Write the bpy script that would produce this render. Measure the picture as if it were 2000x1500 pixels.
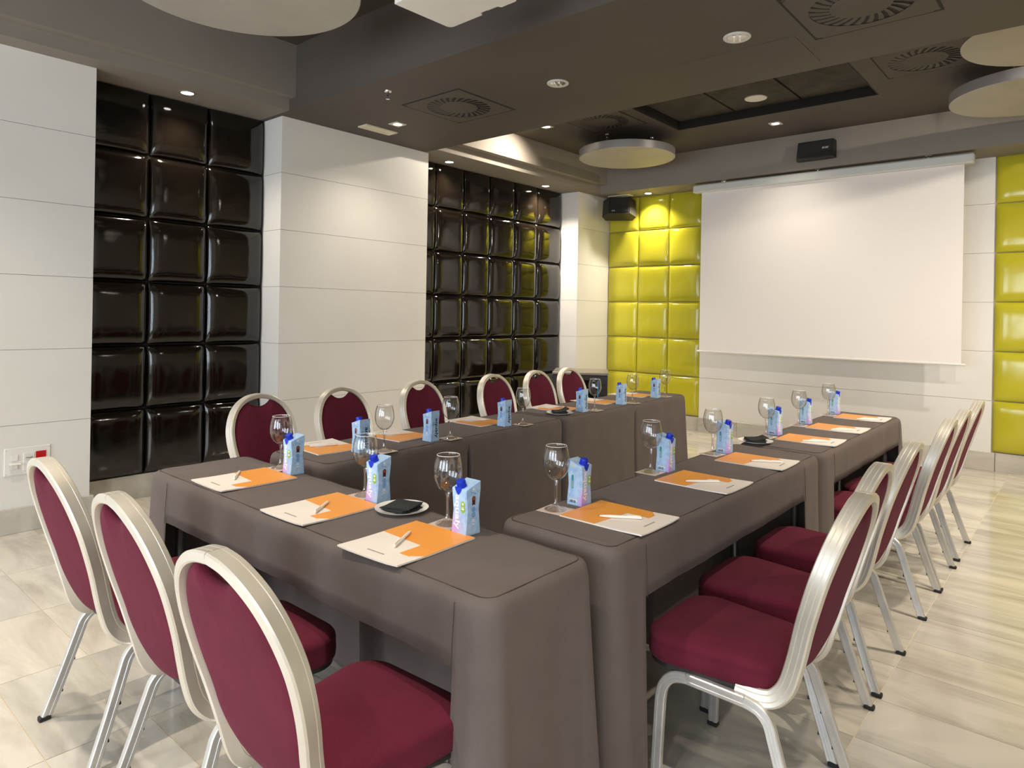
import bpy, math, random
from mathutils import Vector, Matrix, noise
PI = math.pi
random.seed(7)
for o in list(bpy.data.objects):
    bpy.data.objects.remove(o)
S = bpy.context.scene
COL = S.collection

# ------------------------------------------------------------------ camera, world, exposure
TH = math.radians(40.83)
cam_d = bpy.data.cameras.new('camera')
cam = bpy.data.objects.new('camera', cam_d)
COL.objects.link(cam)
cam_d.sensor_width = 36.0
cam_d.lens = 1324.0 / 2000 * 36
cam_d.shift_y = -136.7 / 2000
cam_d.clip_start = 0.02
_fw = Vector((-math.sin(TH), math.cos(TH), 0))
_rt = Vector((math.cos(TH), math.sin(TH), 0))
_m = Matrix((_rt, Vector((0, 0, 1)), -_fw)).transposed().to_4x4()
cam.matrix_world = Matrix.Translation((0, 0, 1.42)) @ _m @ Matrix.Rotation(math.radians(1.0), 4, 'Z')
S.camera = cam

world = bpy.data.worlds.new('daylight')
S.world = world
world.use_nodes = True
_bg = world.node_tree.nodes['Background']
_bg.inputs[0].default_value = (0.75, 0.86, 1.0, 1)
_bg.inputs[1].default_value = 1.6

S.view_settings.view_transform = 'Standard'
S.view_settings.look = 'None'
S.view_settings.gamma = 1.0
S.view_settings.use_curve_mapping = False
S.view_settings.exposure = 0.17

K_WIN = 76.0      # daylight entering at each window opening
K_SPOT = 125.0     # one ceiling spot
WARM = (1.0, 0.885, 0.73)
COOL = (0.80, 0.90, 1.0)

def area_light(name, loc, rot, sx, sy, power, col):
    d = bpy.data.lights.new(name, 'AREA')
    d.shape = 'RECTANGLE'; d.size = sx; d.size_y = sy; d.energy = power; d.color = col
    o = bpy.data.objects.new(name, d); COL.objects.link(o)
    o.location = loc; o.rotation_euler = rot
    return o
WINDOWS = [(-4.3, -2.5), (-1.9, -0.1), (0.5, 2.2)]
for i, (a, b) in enumerate(WINDOWS):
    area_light('window_daylight', ((a + b) / 2, -2.93, 1.55), (math.radians(90), 0, 0), b - a, 2.0, K_WIN * (b - a) / 1.8, COOL)

# ------------------------------------------------------------------ materials
def mat(name, col, rough=0.5, metal=0.0, spec=0.5, ior=None):
    m = bpy.data.materials.new(name); m.use_nodes = True
    b = m.node_tree.nodes['Principled BSDF']
    b.inputs['Base Color'].default_value = (*col, 1)
    b.inputs['Roughness'].default_value = rough
    b.inputs['Metallic'].default_value = metal
    b.inputs['Specular IOR Level'].default_value = spec
    if ior: b.inputs['IOR'].default_value = ior
    return m

def nodes(m):
    nt = m.node_tree
    return nt, nt.nodes, nt.links, nt.nodes['Principled BSDF']

def tint_noise(m, c1, c2, scale=5.0, detail=4, stretch=(1, 1, 1), coord='Object', bump=0.0, bscale=None, rough=None, lo=0.35, hi=0.65):
    nt, N, L, b = nodes(m)
    tc = N.new('ShaderNodeTexCoord'); mp = N.new('ShaderNodeMapping')
    mp.inputs['Scale'].default_value = stretch
    nz = N.new('ShaderNodeTexNoise'); nz.inputs['Scale'].default_value = scale; nz.inputs['Detail'].default_value = detail
    cr = N.new('ShaderNodeValToRGB')
    cr.color_ramp.elements[0].position = lo; cr.color_ramp.elements[1].position = hi
    cr.color_ramp.elements[0].color = (*c1, 1); cr.color_ramp.elements[1].color = (*c2, 1)
    L.new(tc.outputs[coord], mp.inputs[0]); L.new(mp.outputs[0], nz.inputs['Vector'])
    L.new(nz.outputs['Fac'], cr.inputs[0]); L.new(cr.outputs[0], b.inputs['Base Color'])
    if bump:
        n2 = N.new('ShaderNodeTexNoise'); n2.inputs['Scale'].default_value = bscale or scale; n2.inputs['Detail'].default_value = 2
        L.new(mp.outputs[0], n2.inputs['Vector'])
        bp = N.new('ShaderNodeBump'); bp.inputs['Strength'].default_value = bump; bp.inputs['Distance'].default_value = 0.01
        L.new(n2.outputs['Fac'], bp.inputs['Height']); L.new(bp.outputs[0], b.inputs['Normal'])
    return m

M = {}
M['white_panel'] = tint_noise(mat('white_panel', (.78, .75, .70), .42), (.76, .73, .68), (.80, .775, .73), 1.3, coord='Object')
M['joint'] = mat('joint_grey', (.42, .39, .35), .8)  # even grey-brown seen in the gaps between wall panels
M['ceiling'] = tint_noise(mat('ceiling_paint', (.08, .065, .052), .75), (.068, .055, .044), (.084, .069, .056), 1.2)
M['beam'] = tint_noise(mat('beam_paint', (.08, .065, .052), .7), (.078, .064, .052), (.094, .078, .065), 1.1)
M['soffit'] = tint_noise(mat('soffit_paint', (.2, .17, .14), .75), (.235, .205, .172), (.25, .218, .184), 1.3)
M['recess'] = tint_noise(mat('recess_felt', (.05, .04, .03), .9), (.03, .024, .018), (.055, .045, .034), 6)
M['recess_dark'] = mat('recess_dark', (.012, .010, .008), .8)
M['plaster'] = tint_noise(mat('plaster', (.62, .57, .5), .8), (.58, .53, .46), (.64, .59, .52), 2)
M['taupe_wall'] = mat('taupe_wall', (.30, .26, .22), .6)

def vinyl(name, col, col2, rough, ior, bump):
    m = mat(name, col, rough, 0, .5, ior)
    tint_noise(m, col, col2, 3.0, 3)
    nt, N, L, b = nodes(m)
    tc = N.new('ShaderNodeTexCoord'); oi = N.new('ShaderNodeObjectInfo')
    ad = N.new('ShaderNodeVectorMath'); ad.operation = 'ADD'
    cm = N.new('ShaderNodeCombineXYZ'); mu = N.new('ShaderNodeMath'); mu.operation = 'MULTIPLY'; mu.inputs[1].default_value = 37
    L.new(oi.outputs['Random'], mu.inputs[0]); L.new(mu.outputs[0], cm.inputs[0]); L.new(mu.outputs[0], cm.inputs[1])
    L.new(tc.outputs['Object'], ad.inputs[0]); L.new(cm.outputs[0], ad.inputs[1])
    n1 = N.new('ShaderNodeTexNoise'); n1.inputs['Scale'].default_value = 7; n1.inputs['Detail'].default_value = 1
    L.new(ad.outputs[0], n1.inputs['Vector'])
    bp = N.new('ShaderNodeBump'); bp.inputs['Strength'].default_value = bump; bp.inputs['Distance'].default_value = .02
    L.new(n1.outputs['Fac'], bp.inputs['Height'])
    n2 = N.new('ShaderNodeTexNoise'); n2.inputs['Scale'].default_value = 260; n2.inputs['Detail'].default_value = 1
    L.new(tc.outputs['Object'], n2.inputs['Vector'])
    b2 = N.new('ShaderNodeBump'); b2.inputs['Strength'].default_value = .06; b2.inputs['Distance'].default_value = .002
    L.new(n2.outputs['Fac'], b2.inputs['Height']); L.new(bp.outputs[0], b2.inputs['Normal'])
    L.new(b2.outputs[0], b.inputs['Normal'])
    return m
M['black_vinyl'] = vinyl('black_vinyl', (.0045, .003, .002), (.0065, .0043, .0028), .085, 1.62, .13)
M['lime_vinyl'] = vinyl('lime_vinyl', (.475, .435, .024), (.525, .475, .032), .13, 1.5, .09)

def marble(name, warm, cool, vein, vein_amt, rough, spin=0.0):
    m = mat(name, warm, rough)
    nt, N, L, b = nodes(m)
    tc = N.new('ShaderNodeTexCoord'); oi = N.new('ShaderNodeObjectInfo')
    cm = N.new('ShaderNodeCombineXYZ'); mu = N.new('ShaderNodeMath'); mu.operation = 'MULTIPLY'; mu.inputs[1].default_value = 53
    L.new(oi.outputs['Random'], mu.inputs[0]); L.new(mu.outputs[0], cm.inputs[1]); L.new(mu.outputs[0], cm.inputs[2])
    ad = N.new('ShaderNodeVectorMath'); ad.operation = 'ADD'
    L.new(tc.outputs['Object'], ad.inputs[0]); L.new(cm.outputs[0], ad.inputs[1])
    mp = N.new('ShaderNodeMapping'); mp.inputs['Scale'].default_value = (.9, 3.6, 3.6); mp.inputs['Rotation'].default_value = (0, 0, spin)
    L.new(ad.outputs[0], mp.inputs[0])
    n1 = N.new('ShaderNodeTexNoise'); n1.inputs['Scale'].default_value = 1.6; n1.inputs['Detail'].default_value = 5; n1.inputs['Roughness'].default_value = .58; n1.inputs['Distortion'].default_value = .5
    L.new(mp.outputs[0], n1.inputs['Vector'])
    cr = N.new('ShaderNodeValToRGB'); e = cr.color_ramp.elements
    e[0].position = .30; e[0].color = (*vein, 1); e[1].position = .60; e[1].color = (1, 1, 1, 1)
    L.new(n1.outputs['Fac'], cr.inputs[0])
    mx = N.new('ShaderNodeMix'); mx.data_type = 'RGBA'
    mx.inputs[6].default_value = (*warm, 1); mx.inputs[7].default_value = (*cool, 1)
    L.new(oi.outputs['Random'], mx.inputs[0])
    m2 = N.new('ShaderNodeMix'); m2.data_type = 'RGBA'; m2.blend_type = 'MULTIPLY'; m2.inputs[0].default_value = vein_amt
    L.new(mx.outputs[2], m2.inputs[6]); L.new(cr.outputs[0], m2.inputs[7])
    L.new(m2.outputs[2], b.inputs['Base Color'])
    return m
M['floor_tile'] = marble('floor_marble', (.665, .61, .515), (.59, .555, .49), (.56, .54, .515), .85, .15)
M['base_marble'] = marble('base_marble', (.60, .56, .49), (.54, .51, .46), (.62, .61, .58), .7, .25, .8)
M['grout'] = mat('grout', (.70, .60, .44), .8)

M['aluminium'] = tint_noise(mat('champagne_aluminium', (.7, .66, .58), .40, .6), (.70, .65, .56), (.76, .72, .64), 8)
M['steel_leg'] = tint_noise(mat('silver_leg', (.66, .65, .63), .36, .7), (.60, .59, .57), (.70, .69, .67), 10)
M['rubber'] = mat('black_rubber', (.012, .012, .012), .6)

def cloth_mat(name, c1, c2, weave, bump, rough=.92, sheen=.3):
    m = mat(name, c1, rough, 0, .25)
    nt, N, L, b = nodes(m)
    b.inputs['Sheen Weight'].default_value = sheen
    b.inputs['Sheen Roughness'].default_value = .5
    b.inputs['Sheen Tint'].default_value = (*[min(1, c * 3 + .2) for c in c1], 1)
    tc = N.new('ShaderNodeTexCoord')
    n1 = N.new('ShaderNodeTexNoise'); n1.inputs['Scale'].default_value = 9; n1.inputs['Detail'].default_value = 5
    L.new(tc.outputs['Object'], n1.inputs['Vector'])
    cr = N.new('ShaderNodeValToRGB'); cr.color_ramp.elements[0].position = .3; cr.color_ramp.elements[1].position = .7
    cr.color_ramp.elements[0].color = (*c1, 1); cr.color_ramp.elements[1].color = (*c2, 1)
    L.new(n1.outputs['Fac'], cr.inputs[0])
    vo = N.new('ShaderNodeTexVoronoi'); vo.inputs['Scale'].default_value = weave
    L.new(tc.outputs['Object'], vo.inputs['Vector'])
    mx = N.new('ShaderNodeMix'); mx.data_type = 'RGBA'; mx.blend_type = 'MULTIPLY'; mx.inputs[0].default_value = .35
    L.new(cr.outputs[0], mx.inputs[6]); L.new(vo.outputs['Distance'], mx.inputs[7])
    r2 = N.new('ShaderNodeMapRange'); r2.inputs[1].default_value = 0; r2.inputs[2].default_value = .6; r2.inputs[3].default_value = 1.15; r2.inputs[4].default_value = .6
    L.new(vo.outputs['Distance'], r2.inputs[0]); L.new(r2.outputs[0], mx.inputs[7])
    L.new(mx.outputs[2], b.inputs['Base Color'])
    bp = N.new('ShaderNodeBump'); bp.inputs['Strength'].default_value = bump; bp.inputs['Distance'].default_value = .002; bp.invert = True
    L.new(vo.outputs['Distance'], bp.inputs['Height'])
    n3 = N.new('ShaderNodeTexNoise'); n3.inputs['Scale'].default_value = 6; n3.inputs['Detail'].default_value = 2
    L.new(tc.outputs['Object'], n3.inputs['Vector'])
    b3 = N.new('ShaderNodeBump'); b3.inputs['Strength'].default_value = .25; b3.inputs['Distance'].default_value = .02
    L.new(n3.outputs['Fac'], b3.inputs['Height']); L.new(bp.outputs[0], b3.inputs['Normal'])
    L.new(b3.outputs[0], b.inputs['Normal'])
    return m
M['burgundy'] = cloth_mat('burgundy_fabric', (.112, .0092, .0245), (.142, .0125, .033), 420, .5, sheen=.12)
M['taupe_cloth'] = cloth_mat('taupe_cloth', (.134, .108, .098), (.150, .122, .110), 700, .15, sheen=.12)
M['seam'] = mat('seam_thread', (.045, .036, .030), .9)
M['table_top'] = mat('table_top', (.25, .2, .15), .6)
M['black_metal'] = mat('black_metal', (.02, .02, .022), .4, .3)
M['grey_metal'] = mat('grey_metal', (.22, .22, .23), .35, .7)
M['paper'] = tint_noise(mat('cream_paper', (.82, .75, .68), .6), (.80, .73, .66), (.84, .77, .70), 4)
M['orange'] = tint_noise(mat('orange_paper', (.86, .33, .045), .42), (.84, .32, .04), (.88, .35, .05), 3)
M['ink'] = mat('grey_ink', (.22, .2, .19), .7)
M['coaster'] = tint_noise(mat('coaster_paper', (.62, .50, .44), .6), (.60, .48, .42), (.66, .54, .47), 6)
M['white_plastic'] = tint_noise(mat('white_plastic', (.80, .77, .72), .35), (.78, .75, .70), (.82, .79, .74), 5)
M['pen'] = mat('white_pen', (.84, .78, .70), .3)
M['china'] = mat('white_china', (.86, .83, .78), .12)
M['napkin'] = tint_noise(mat('black_napkin', (.016, .018, .018), .9), (.013, .015, .015), (.022, .025, .024), 12)
M['cap'] = mat('blue_cap', (.004, .035, .55), .3)
M['print_white'] = mat('print_white', (.93, .86, .88), .4)
M['print_navy'] = mat('print_navy', (.01, .02, .09), .4)
M['print_blue'] = mat('print_blue', (.01, .20, .55), .4)
M['print_green'] = mat('print_green', (.28, .50, .02), .4)
M['print_teal'] = mat('print_teal', (.03, .30, .27), .4)
M['print_brown'] = mat('print_brown', (.06, .015, .012), .4)
M['print_red'] = mat('print_red', (.40, .06, .03), .4)
M['print_yellow'] = mat('print_yellow', (.80, .62, .05), .4)
M['print_grey'] = mat('print_grey', (.40, .45, .50), .4)

def carton_mat():
    m = mat('carton_board', (.33, .56, .85), .35)
    nt, N, L, b = nodes(m)
    tc = N.new('ShaderNodeTexCoord'); sp = N.new('ShaderNodeSeparateXYZ')
    L.new(tc.outputs['Object'], sp.inputs[0])
    # lavender print that fades in towards the foot of the front face
    a = N.new('ShaderNodeMapRange'); a.inputs[1].default_value = .075; a.inputs[2].default_value = .02
    L.new(sp.outputs['Z'], a.inputs[0])
    c = N.new('ShaderNodeMapRange'); c.inputs[1].default_value = -.012; c.inputs[2].default_value = -.027
    L.new(sp.outputs['Y'], c.inputs[0])
    f = N.new('ShaderNodeMapRange'); f.inputs[1].default_value = .022; f.inputs[2].default_value = -.02
    L.new(sp.outputs['X'], f.inputs[0])
    mu = N.new('ShaderNodeMath'); mu.operation = 'MULTIPLY'; L.new(a.outputs[0], mu.inputs[0]); L.new(c.outputs[0], mu.inputs[1])
    m2 = N.new('ShaderNodeMath'); m2.operation = 'MULTIPLY'; L.new(mu.outputs[0], m2.inputs[0]); L.new(f.outputs[0], m2.inputs[1])
    nz = N.new('ShaderNodeTexNoise'); nz.inputs['Scale'].default_value = 60; nz.inputs['Detail'].default_value = 3
    L.new(tc.outputs['Object'], nz.inputs['Vector'])
    cr = N.new('ShaderNodeValToRGB'); cr.color_ramp.elements[0].position = .38; cr.color_ramp.elements[1].position = .62
    cr.color_ramp.elements[0].color = (.34, .53, .79, 1); cr.color_ramp.elements[1].color = (.46, .64, .86, 1)
    L.new(nz.outputs['Fac'], cr.inputs[0])
    mx = N.new('ShaderNodeMix'); mx.data_type = 'RGBA'
    L.new(m2.outputs[0], mx.inputs[0]); L.new(cr.outputs[0], mx.inputs[6]); mx.inputs[7].default_value = (.60, .38, .80, 1)
    L.new(mx.outputs[2], b.inputs['Base Color'])
    return m
M['carton'] = carton_mat()

def glass_mat(lo=.06):
    m = bpy.data.materials.new('clear_glass'); m.use_nodes = True
    nt = m.node_tree; N = nt.nodes; L = nt.links
    N.remove(N['Principled BSDF'])
    out = N['Material Output']
    tr = N.new('ShaderNodeBsdfTransparent'); gl = N.new('ShaderNodeBsdfGlossy'); gl.inputs['Roughness'].default_value = .02
    lw = N.new('ShaderNodeLayerWeight'); lw.inputs['Blend'].default_value = .5
    cr = N.new('ShaderNodeValToRGB'); e = cr.color_ramp.elements
    e[0].position = .55; e[0].color = (.985, .985, .985, 1); e[1].position = 1.0; e[1].color = (.86, .84, .80, 1)
    L.new(lw.outputs['Facing'], cr.inputs[0]); L.new(cr.outputs[0], tr.inputs[0])
    pw = N.new('ShaderNodeMath'); pw.operation = 'POWER'; pw.inputs[1].default_value = 3.5
    mr = N.new('ShaderNodeMapRange'); mr.inputs[3].default_value = lo; mr.inputs[4].default_value = .85
    mx = N.new('ShaderNodeMixShader')
    L.new(lw.outputs['Facing'], pw.inputs[0]); L.new(pw.outputs[0], mr.inputs[0])
    L.new(mr.outputs[0], mx.inputs[0]); L.new(tr.outputs[0], mx.inputs[1]); L.new(gl.outputs[0], mx.inputs[2])
    L.new(mx.outputs[0], out.inputs['Surface'])
    return m
M['glass'] = glass_mat(.07)
M['glass_solid'] = glass_mat(.22)
_wg = mat('window_glass', (1, 1, 1), 0.0); M['window_glass'] = _wg
_wg.node_tree.nodes['Principled BSDF'].inputs['Transmission Weight'].default_value = 1.0
_wg.node_tree.nodes['Principled BSDF'].inputs['IOR'].default_value = 1.02
M['disc'] = tint_noise(mat('disc_grey', (.4, .37, .32), .55), (.37, .345, .295), (.41, .38, .33), 3)
M['disc_edge'] = mat('disc_edge', (.42, .40, .39), .35, .5)
M['screen'] = mat('screen_fabric', (.84, .79, .75), .8)
M['screen_case'] = mat('screen_case', (.62, .63, .60), .45)
M['black_plastic'] = tint_noise(mat('black_plastic', (.018, .016, .014), .5), (.014, .012, .011), (.022, .019, .017), 40)
M['grille'] = mat('speaker_grille', (.012, .011, .010), .7)
M['rack_top'] = mat('rack_top', (.20, .18, .15), .3, .2)
M['rack_body'] = mat('rack_body', (.022, .020, .019), .3)
M['dark_glass'] = mat('dark_glass', (.006, .006, .007), .06)
M['chrome'] = mat('chrome', (.75, .73, .70), .12, 1.0)
M['trim_white'] = mat('lamp_trim_white', (.62, .59, .54), .4)
M['trim_dark'] = mat('lamp_trim_dark', (.22, .19, .16), .5)
M['reflector'] = mat('reflector', (.62, .58, .52), .18, .9)
M['red_plastic'] = mat('red_plastic', (.50, .008, .012), .3)
M['emerg'] = mat('emergency_lens', (.70, .64, .48), .35)
def emit(name, col, k):
    m = mat(name, (0.9, .9, .9), .4)
    b = m.node_tree.nodes['Principled BSDF']
    b.inputs['Emission Color'].default_value = (*col, 1); b.inputs['Emission Strength'].default_value = k
    return m
M['lamp'] = emit('lamp_lens', (1.0, .93, .80), 14.0)

# ------------------------------------------------------------------ mesh helpers
class MB:
    def __init__(s): s.v = []; s.f = []; s.mi = []; s.cur = 0
    def mark(s, i): s.cur = i; return s
    def add(s, vs, fs):
        n = len(s.v); s.v += [tuple(v) for v in vs]
        for f in fs: s.f.append(tuple(n + i for i in f)); s.mi.append(s.cur)
        return s
    def box(s, x0, x1, y0, y1, z0, z1, bev=0.0, T=None):
        if bev <= 0:
            vs = [(x, y, z) for x in (x0, x1) for y in (y0, y1) for z in (z0, z1)]
            fs = [(0, 1, 3, 2), (4, 6, 7, 5), (0, 4, 5, 1), (2, 3, 7, 6), (0, 2, 6, 4), (1, 5, 7, 3)]
        else:
            c = ((x0 + x1) / 2, (y0 + y1) / 2, (z0 + z1) / 2); h = (abs(x1 - x0) / 2, abs(y1 - y0) / 2, abs(z1 - z0) / 2)
            b = min(bev, *(q * .98 for q in h)); vs = []; idx = {}
            for sx in (-1, 1):
                for sy in (-1, 1):
                    for sz in (-1, 1):
                        sg = (sx, sy, sz)
                        for a in range(3):
                            p = [c[i] + sg[i] * (h[i] - (0 if i == a else b)) for i in range(3)]
                            idx[(sg, a)] = len(vs); vs.append(tuple(p))
            fs = []
            for a in range(3):
                o1, o2 = [i for i in range(3) if i != a]
                for sa in (-1, 1):
                    q = []
                    for s1, s2 in ((-1, -1), (1, -1), (1, 1), (-1, 1)):
                        sg = [0, 0, 0]; sg[a] = sa; sg[o1] = s1; sg[o2] = s2; q.append(idx[(tuple(sg), a)])
                    flip = (sa > 0) != (a != 1)
                    fs.append(tuple(reversed(q)) if flip else tuple(q))
            for a in range(3):
                o1, o2 = [i for i in range(3) if i != a]
                for s1 in (-1, 1):
                    for s2 in (-1, 1):
                        q = []
                        for sa, ax in ((-1, o1), (1, o1), (1, o2), (-1, o2)):
                            sg = [0, 0, 0]; sg[a] = sa; sg[o1] = s1; sg[o2] = s2; q.append(idx[(tuple(sg), ax)])
                        fs.append(tuple(q))
            for sx in (-1, 1):
                for sy in (-1, 1):
                    for sz in (-1, 1):
                        fs.append(tuple(idx[((sx, sy, sz), a)] for a in range(3)))
            # consistent outward winding
            C = Vector(c); ff = []
            for f in fs:
                P = [Vector(vs[i]) for i in f]
                nrm = (P[1] - P[0]).cross(P[2] - P[0]); ce = sum(P, Vector()) / len(P)
                ff.append(tuple(reversed(f)) if nrm.dot(ce - C) < 0 else f)
            fs = ff
        if T is not None: vs = [T @ Vector(v) for v in vs]
        return s.add(vs, fs)
    def lathe(s, prof, n=24, c=(0, 0, 0), cap0=False, cap1=False):
        vs = []; fs = []
        for r, z in prof:
            for k in range(n):
                a = 2 * PI * k / n; vs.append((c[0] + r * math.cos(a), c[1] + r * math.sin(a), c[2] + z))
        for i in range(len(prof) - 1):
            for k in range(n):
                k2 = (k + 1) % n
                fs.append((i * n + k, i * n + k2, (i + 1) * n + k2, (i + 1) * n + k))
        if cap0: fs.append(tuple(reversed(range(n))))
        if cap1: fs.append(tuple((len(prof) - 1) * n + k for k in range(n)))
        return s.add(vs, fs)
    def sweep(s, path, prof, up0=(0, 1, 0), caps=True):
        # rotation-minimising sweep; prof = [(a, b)] with a along N, b along D (D starts near up0)
        P = [Vector(p) for p in path]; n = len(P); T = []
        for i in range(n):
            t = (P[min(i + 1, n - 1)] - P[max(i - 1, 0)]); T.append(t.normalized())
        D = Vector(up0); D = (D - T[0] * D.dot(T[0])).normalized()
        m = len(prof); vs = []; fs = []
        for i in range(n):
            if i:
                D = (D - T[i] * D.dot(T[i])).normalized()
            Nn = D.cross(T[i])
            for a, b in prof: vs.append(P[i] + Nn * a + D * b)
        for i in range(n - 1):
            for k in range(m):
                k2 = (k + 1) % m; fs.append((i * m + k, i * m + k2, (i + 1) * m + k2, (i + 1) * m + k))
        if caps:
            fs.append(tuple(reversed(range(m)))); fs.append(tuple((n - 1) * m + k for k in range(m)))
        return s.add(vs, fs)
    def tube(s, a, b, r, n=10):
        pr = [(r * math.cos(2 * PI * k / n), r * math.sin(2 * PI * k / n)) for k in range(n)]
        d = (Vector(b) - Vector(a)).normalized()
        return s.sweep([a, b], pr, (1, 0, 0) if abs(d.x) < .9 else (0, 1, 0))
    def poly(s, pts, T=None):
        vs = [Vector(p) for p in pts]
        if T is not None: vs = [T @ v for v in vs]
        return s.add(vs, [tuple(range(len(pts)))])
    def mesh(s, name, mats, smooth=True, angle=35):
        me = bpy.data.meshes.new(name); me.from_pydata(s.v, [], s.f); me.validate(); me.update()
        for m in (mats if isinstance(mats, (list, tuple)) else [mats]): me.materials.append(m)
        if len(me.polygons) == len(s.mi): me.polygons.foreach_set('material_index', s.mi)
        if smooth:
            me.polygons.foreach_set('use_smooth', [True] * len(me.polygons))
            me.set_sharp_from_angle(angle=math.radians(angle))
        return me
    def build(s, name, mats, parent=None, smooth=True, angle=35):
        return link(name, s.mesh(name, mats, smooth, angle), parent)

def link(name, data, parent=None, loc=None, rot=None):
    o = bpy.data.objects.new(name, data); COL.objects.link(o)
    if parent is not None: o.parent = parent
    if loc is not None: o.location = loc
    if rot is not None: o.rotation_euler = rot
    return o
def tag(o, label=None, cat=None, group=None, kind=None):
    if label: o['label'] = label
    if cat: o['category'] = cat
    if group: o['group'] = group
    if kind: o['kind'] = kind
    return o
def thing(name, label, cat, loc=(0, 0, 0), rotz=0.0, group=None):
    return tag(link(name, None, None, loc, (0, 0, rotz)), label, cat, group)
def dup(root, loc, rotz, label):
    r = root.copy(); COL.objects.link(r); r.location = loc; r.rotation_euler = (0, 0, rotz); r['label'] = label
    for ch in root.children:
        c = ch.copy(); COL.objects.link(c); c.parent = r
        for g in ch.children:
            d = g.copy(); COL.objects.link(d); d.parent = c
    return r
def struct(o): o['kind'] = 'structure'; return o

def superpad(w, h, depth, n=17, p=6.0, pinch=.012):
    """upholstered square: front towards +Y', lies in local X (width) Z (height); bulges along -Y"""
    ts = [math.sin(PI / 2 * (2 * i / (n - 1) - 1)) for i in range(n)]
    ts = [math.copysign(abs(t) ** .62, t) for t in ts]
    vs = []; fs = []
    for j in range(n):
        for i in range(n):
            u, v = ts[i], ts[j]
            e = (max(0, 1 - abs(u) ** p) ** .5) * (max(0, 1 - abs(v) ** p) ** .5)
            c = (abs(u) * abs(v)) ** 6
            q = 1 - pinch * c
            # edges bow slightly inwards at the middle of each side
            bx = 1 - .010 * (1 - abs(v) ** 2) * abs(u) ** 8
            bz = 1 - .010 * (1 - abs(u) ** 2) * abs(v) ** 8
            vs.append((u * w / 2 * q * bx, -depth * e * (1 + .10 * (1 - u * u) * (1 - v * v)), v * h / 2 * q * bz))
    for j in range(n - 1):
        for i in range(n - 1):
            a = j * n + i; fs.append((a, a + 1, a + n + 1, a + n))
    m = MB(); m.add(vs, fs); return m

# ------------------------------------------------------------------ room shell
X0, XR, XREC = -5.10, 2.6, -5.40
YF, YB, YBS = -2.8, 7.93, 7.42
ZS, ZN, ZFAR = 3.02, 3.52, 3.38

floor = struct(link('floor', MB().box(-5.7, XR + .2, YF - .2, YB + .3, -.12, -.0025).mesh('floor', M['grout'], False)))
TX, TY = .62, .3105
tile_me = MB().box(-TX / 2 + .0016, TX / 2 - .0016, -TY / 2 + .0016, TY / 2 - .0016, -.0024, 0, 0).mesh('tile', M['floor_tile'], False)
rest = MB()
nx0, nx1 = -4, 6
spare = []
for i in range(-5, 9):
    for j in range(-13, 23):
        cx = -3.09 + TX * (i + .5); cy = .975 + TY * (j + .5)
        if cx - TX / 2 > XR or cx + TX / 2 < -5.42 or cy + TY / 2 < YF or cy - TY / 2 > YB: continue
        # is the tile within the cone of the photograph?
        d = Vector((cx, cy, 0)); dep = d.dot(_fw); lat = d.dot(_rt)
        if dep > .9 and abs(lat) < dep * .80 + .45 and len(spare) < 285:
            spare.append((cx, cy))
        else:
            rest.box(cx - TX / 2 + .0016, cx + TX / 2 - .0016, cy - TY / 2 + .0016, cy + TY / 2 - .0016, -.0024, 0)
for cx, cy in spare:
    link('tile', tile_me, floor, (cx, cy, 0))
tag(rest.build('tile_remainder', M['floor_tile'], floor, False), kind='stuff')

# left wall: backing in the recesses, piers clad in white panels
ZROW = [.182, .672, 1.143, 1.613, 2.084, 2.555, 3.02]
wall_left = struct(link('wall_left', MB().box(-5.75, XREC, YF, YB + .3, 0, 3.6).mesh('wall_left', M['taupe_wall'], False)))
PIERS = [(YF, 1.60), (2.968, 4.579), (7.181, YB + .01)]
for a, b in PIERS:
    pb = MB().box(XREC - .02, X0 - .012, a + (.012 if a > YF else 0), b - .012, 0, ZS + .02)
    pb.build('pier', M['joint'], wall_left, False)
    for r in range(6):
        z0, z1 = ZROW[r] + .0013, ZROW[r + 1] - .0013
        if r == 0: z0 = .10
        cuts = [a, b]
        if a == YF: cuts = [a, -.9, b]
        for c0, c1 in zip(cuts[:-1], cuts[1:]):
            MB().box(X0 - .012, X0, c0 + .0015, c1 - (.0015 if c1 != b else 0), z0, z1).build('panel', M['white_panel'], wall_left, False)
        if a > YF:
            MB().box(XREC + .02, X0 - .0005, a, a + .012, z0, z1).build('panel', M['white_panel'], wall_left, False)
        MB().box(XREC + .02, X0 - .0005, b - .012, b, z0, z1).build('panel', M['white_panel'], wall_left, False)

def pads(parent, name, material, origin, axis, cols, rows, depth, rotz):
    cache = {}
    for (c0, c1) in cols:
        for (r0, r1) in rows:
            w, h = c1 - c0 - .0005, r1 - r0 - .0005
            k = (round(w, 3), round(h, 3))
            if k not in cache: cache[k] = superpad(w, h, depth).mesh(name, material, True, 80)
            c = (c0 + c1) / 2
            loc = (origin, c, (r0 + r1) / 2) if axis == 'y' else (c, origin, (r0 + r1) / 2)
            link(name, cache[k], parent, loc, (random.uniform(-.006, .006), 0, rotz + random.uniform(-.006, .006)))
rows6 = [(ZROW[i], ZROW[i + 1]) for i in range(6)]
for a_, b_ in ((1.60, 2.968), (4.579, 7.181)): MB().box(XREC, XREC + .003, a_, b_, .178, ZS).build('backing_board', M['recess_dark'], wall_left, False)
pads(wall_left, 'black_pad', M['black_vinyl'], XREC + .004, 'y', [(1.61, 2.05), (2.05, 2.49), (2.49, 2.962)], rows6, .054, PI / 2)
cols2 = [4.50, 4.936, 5.366, 5.795, 6.238, 6.672, 7.105]
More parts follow.
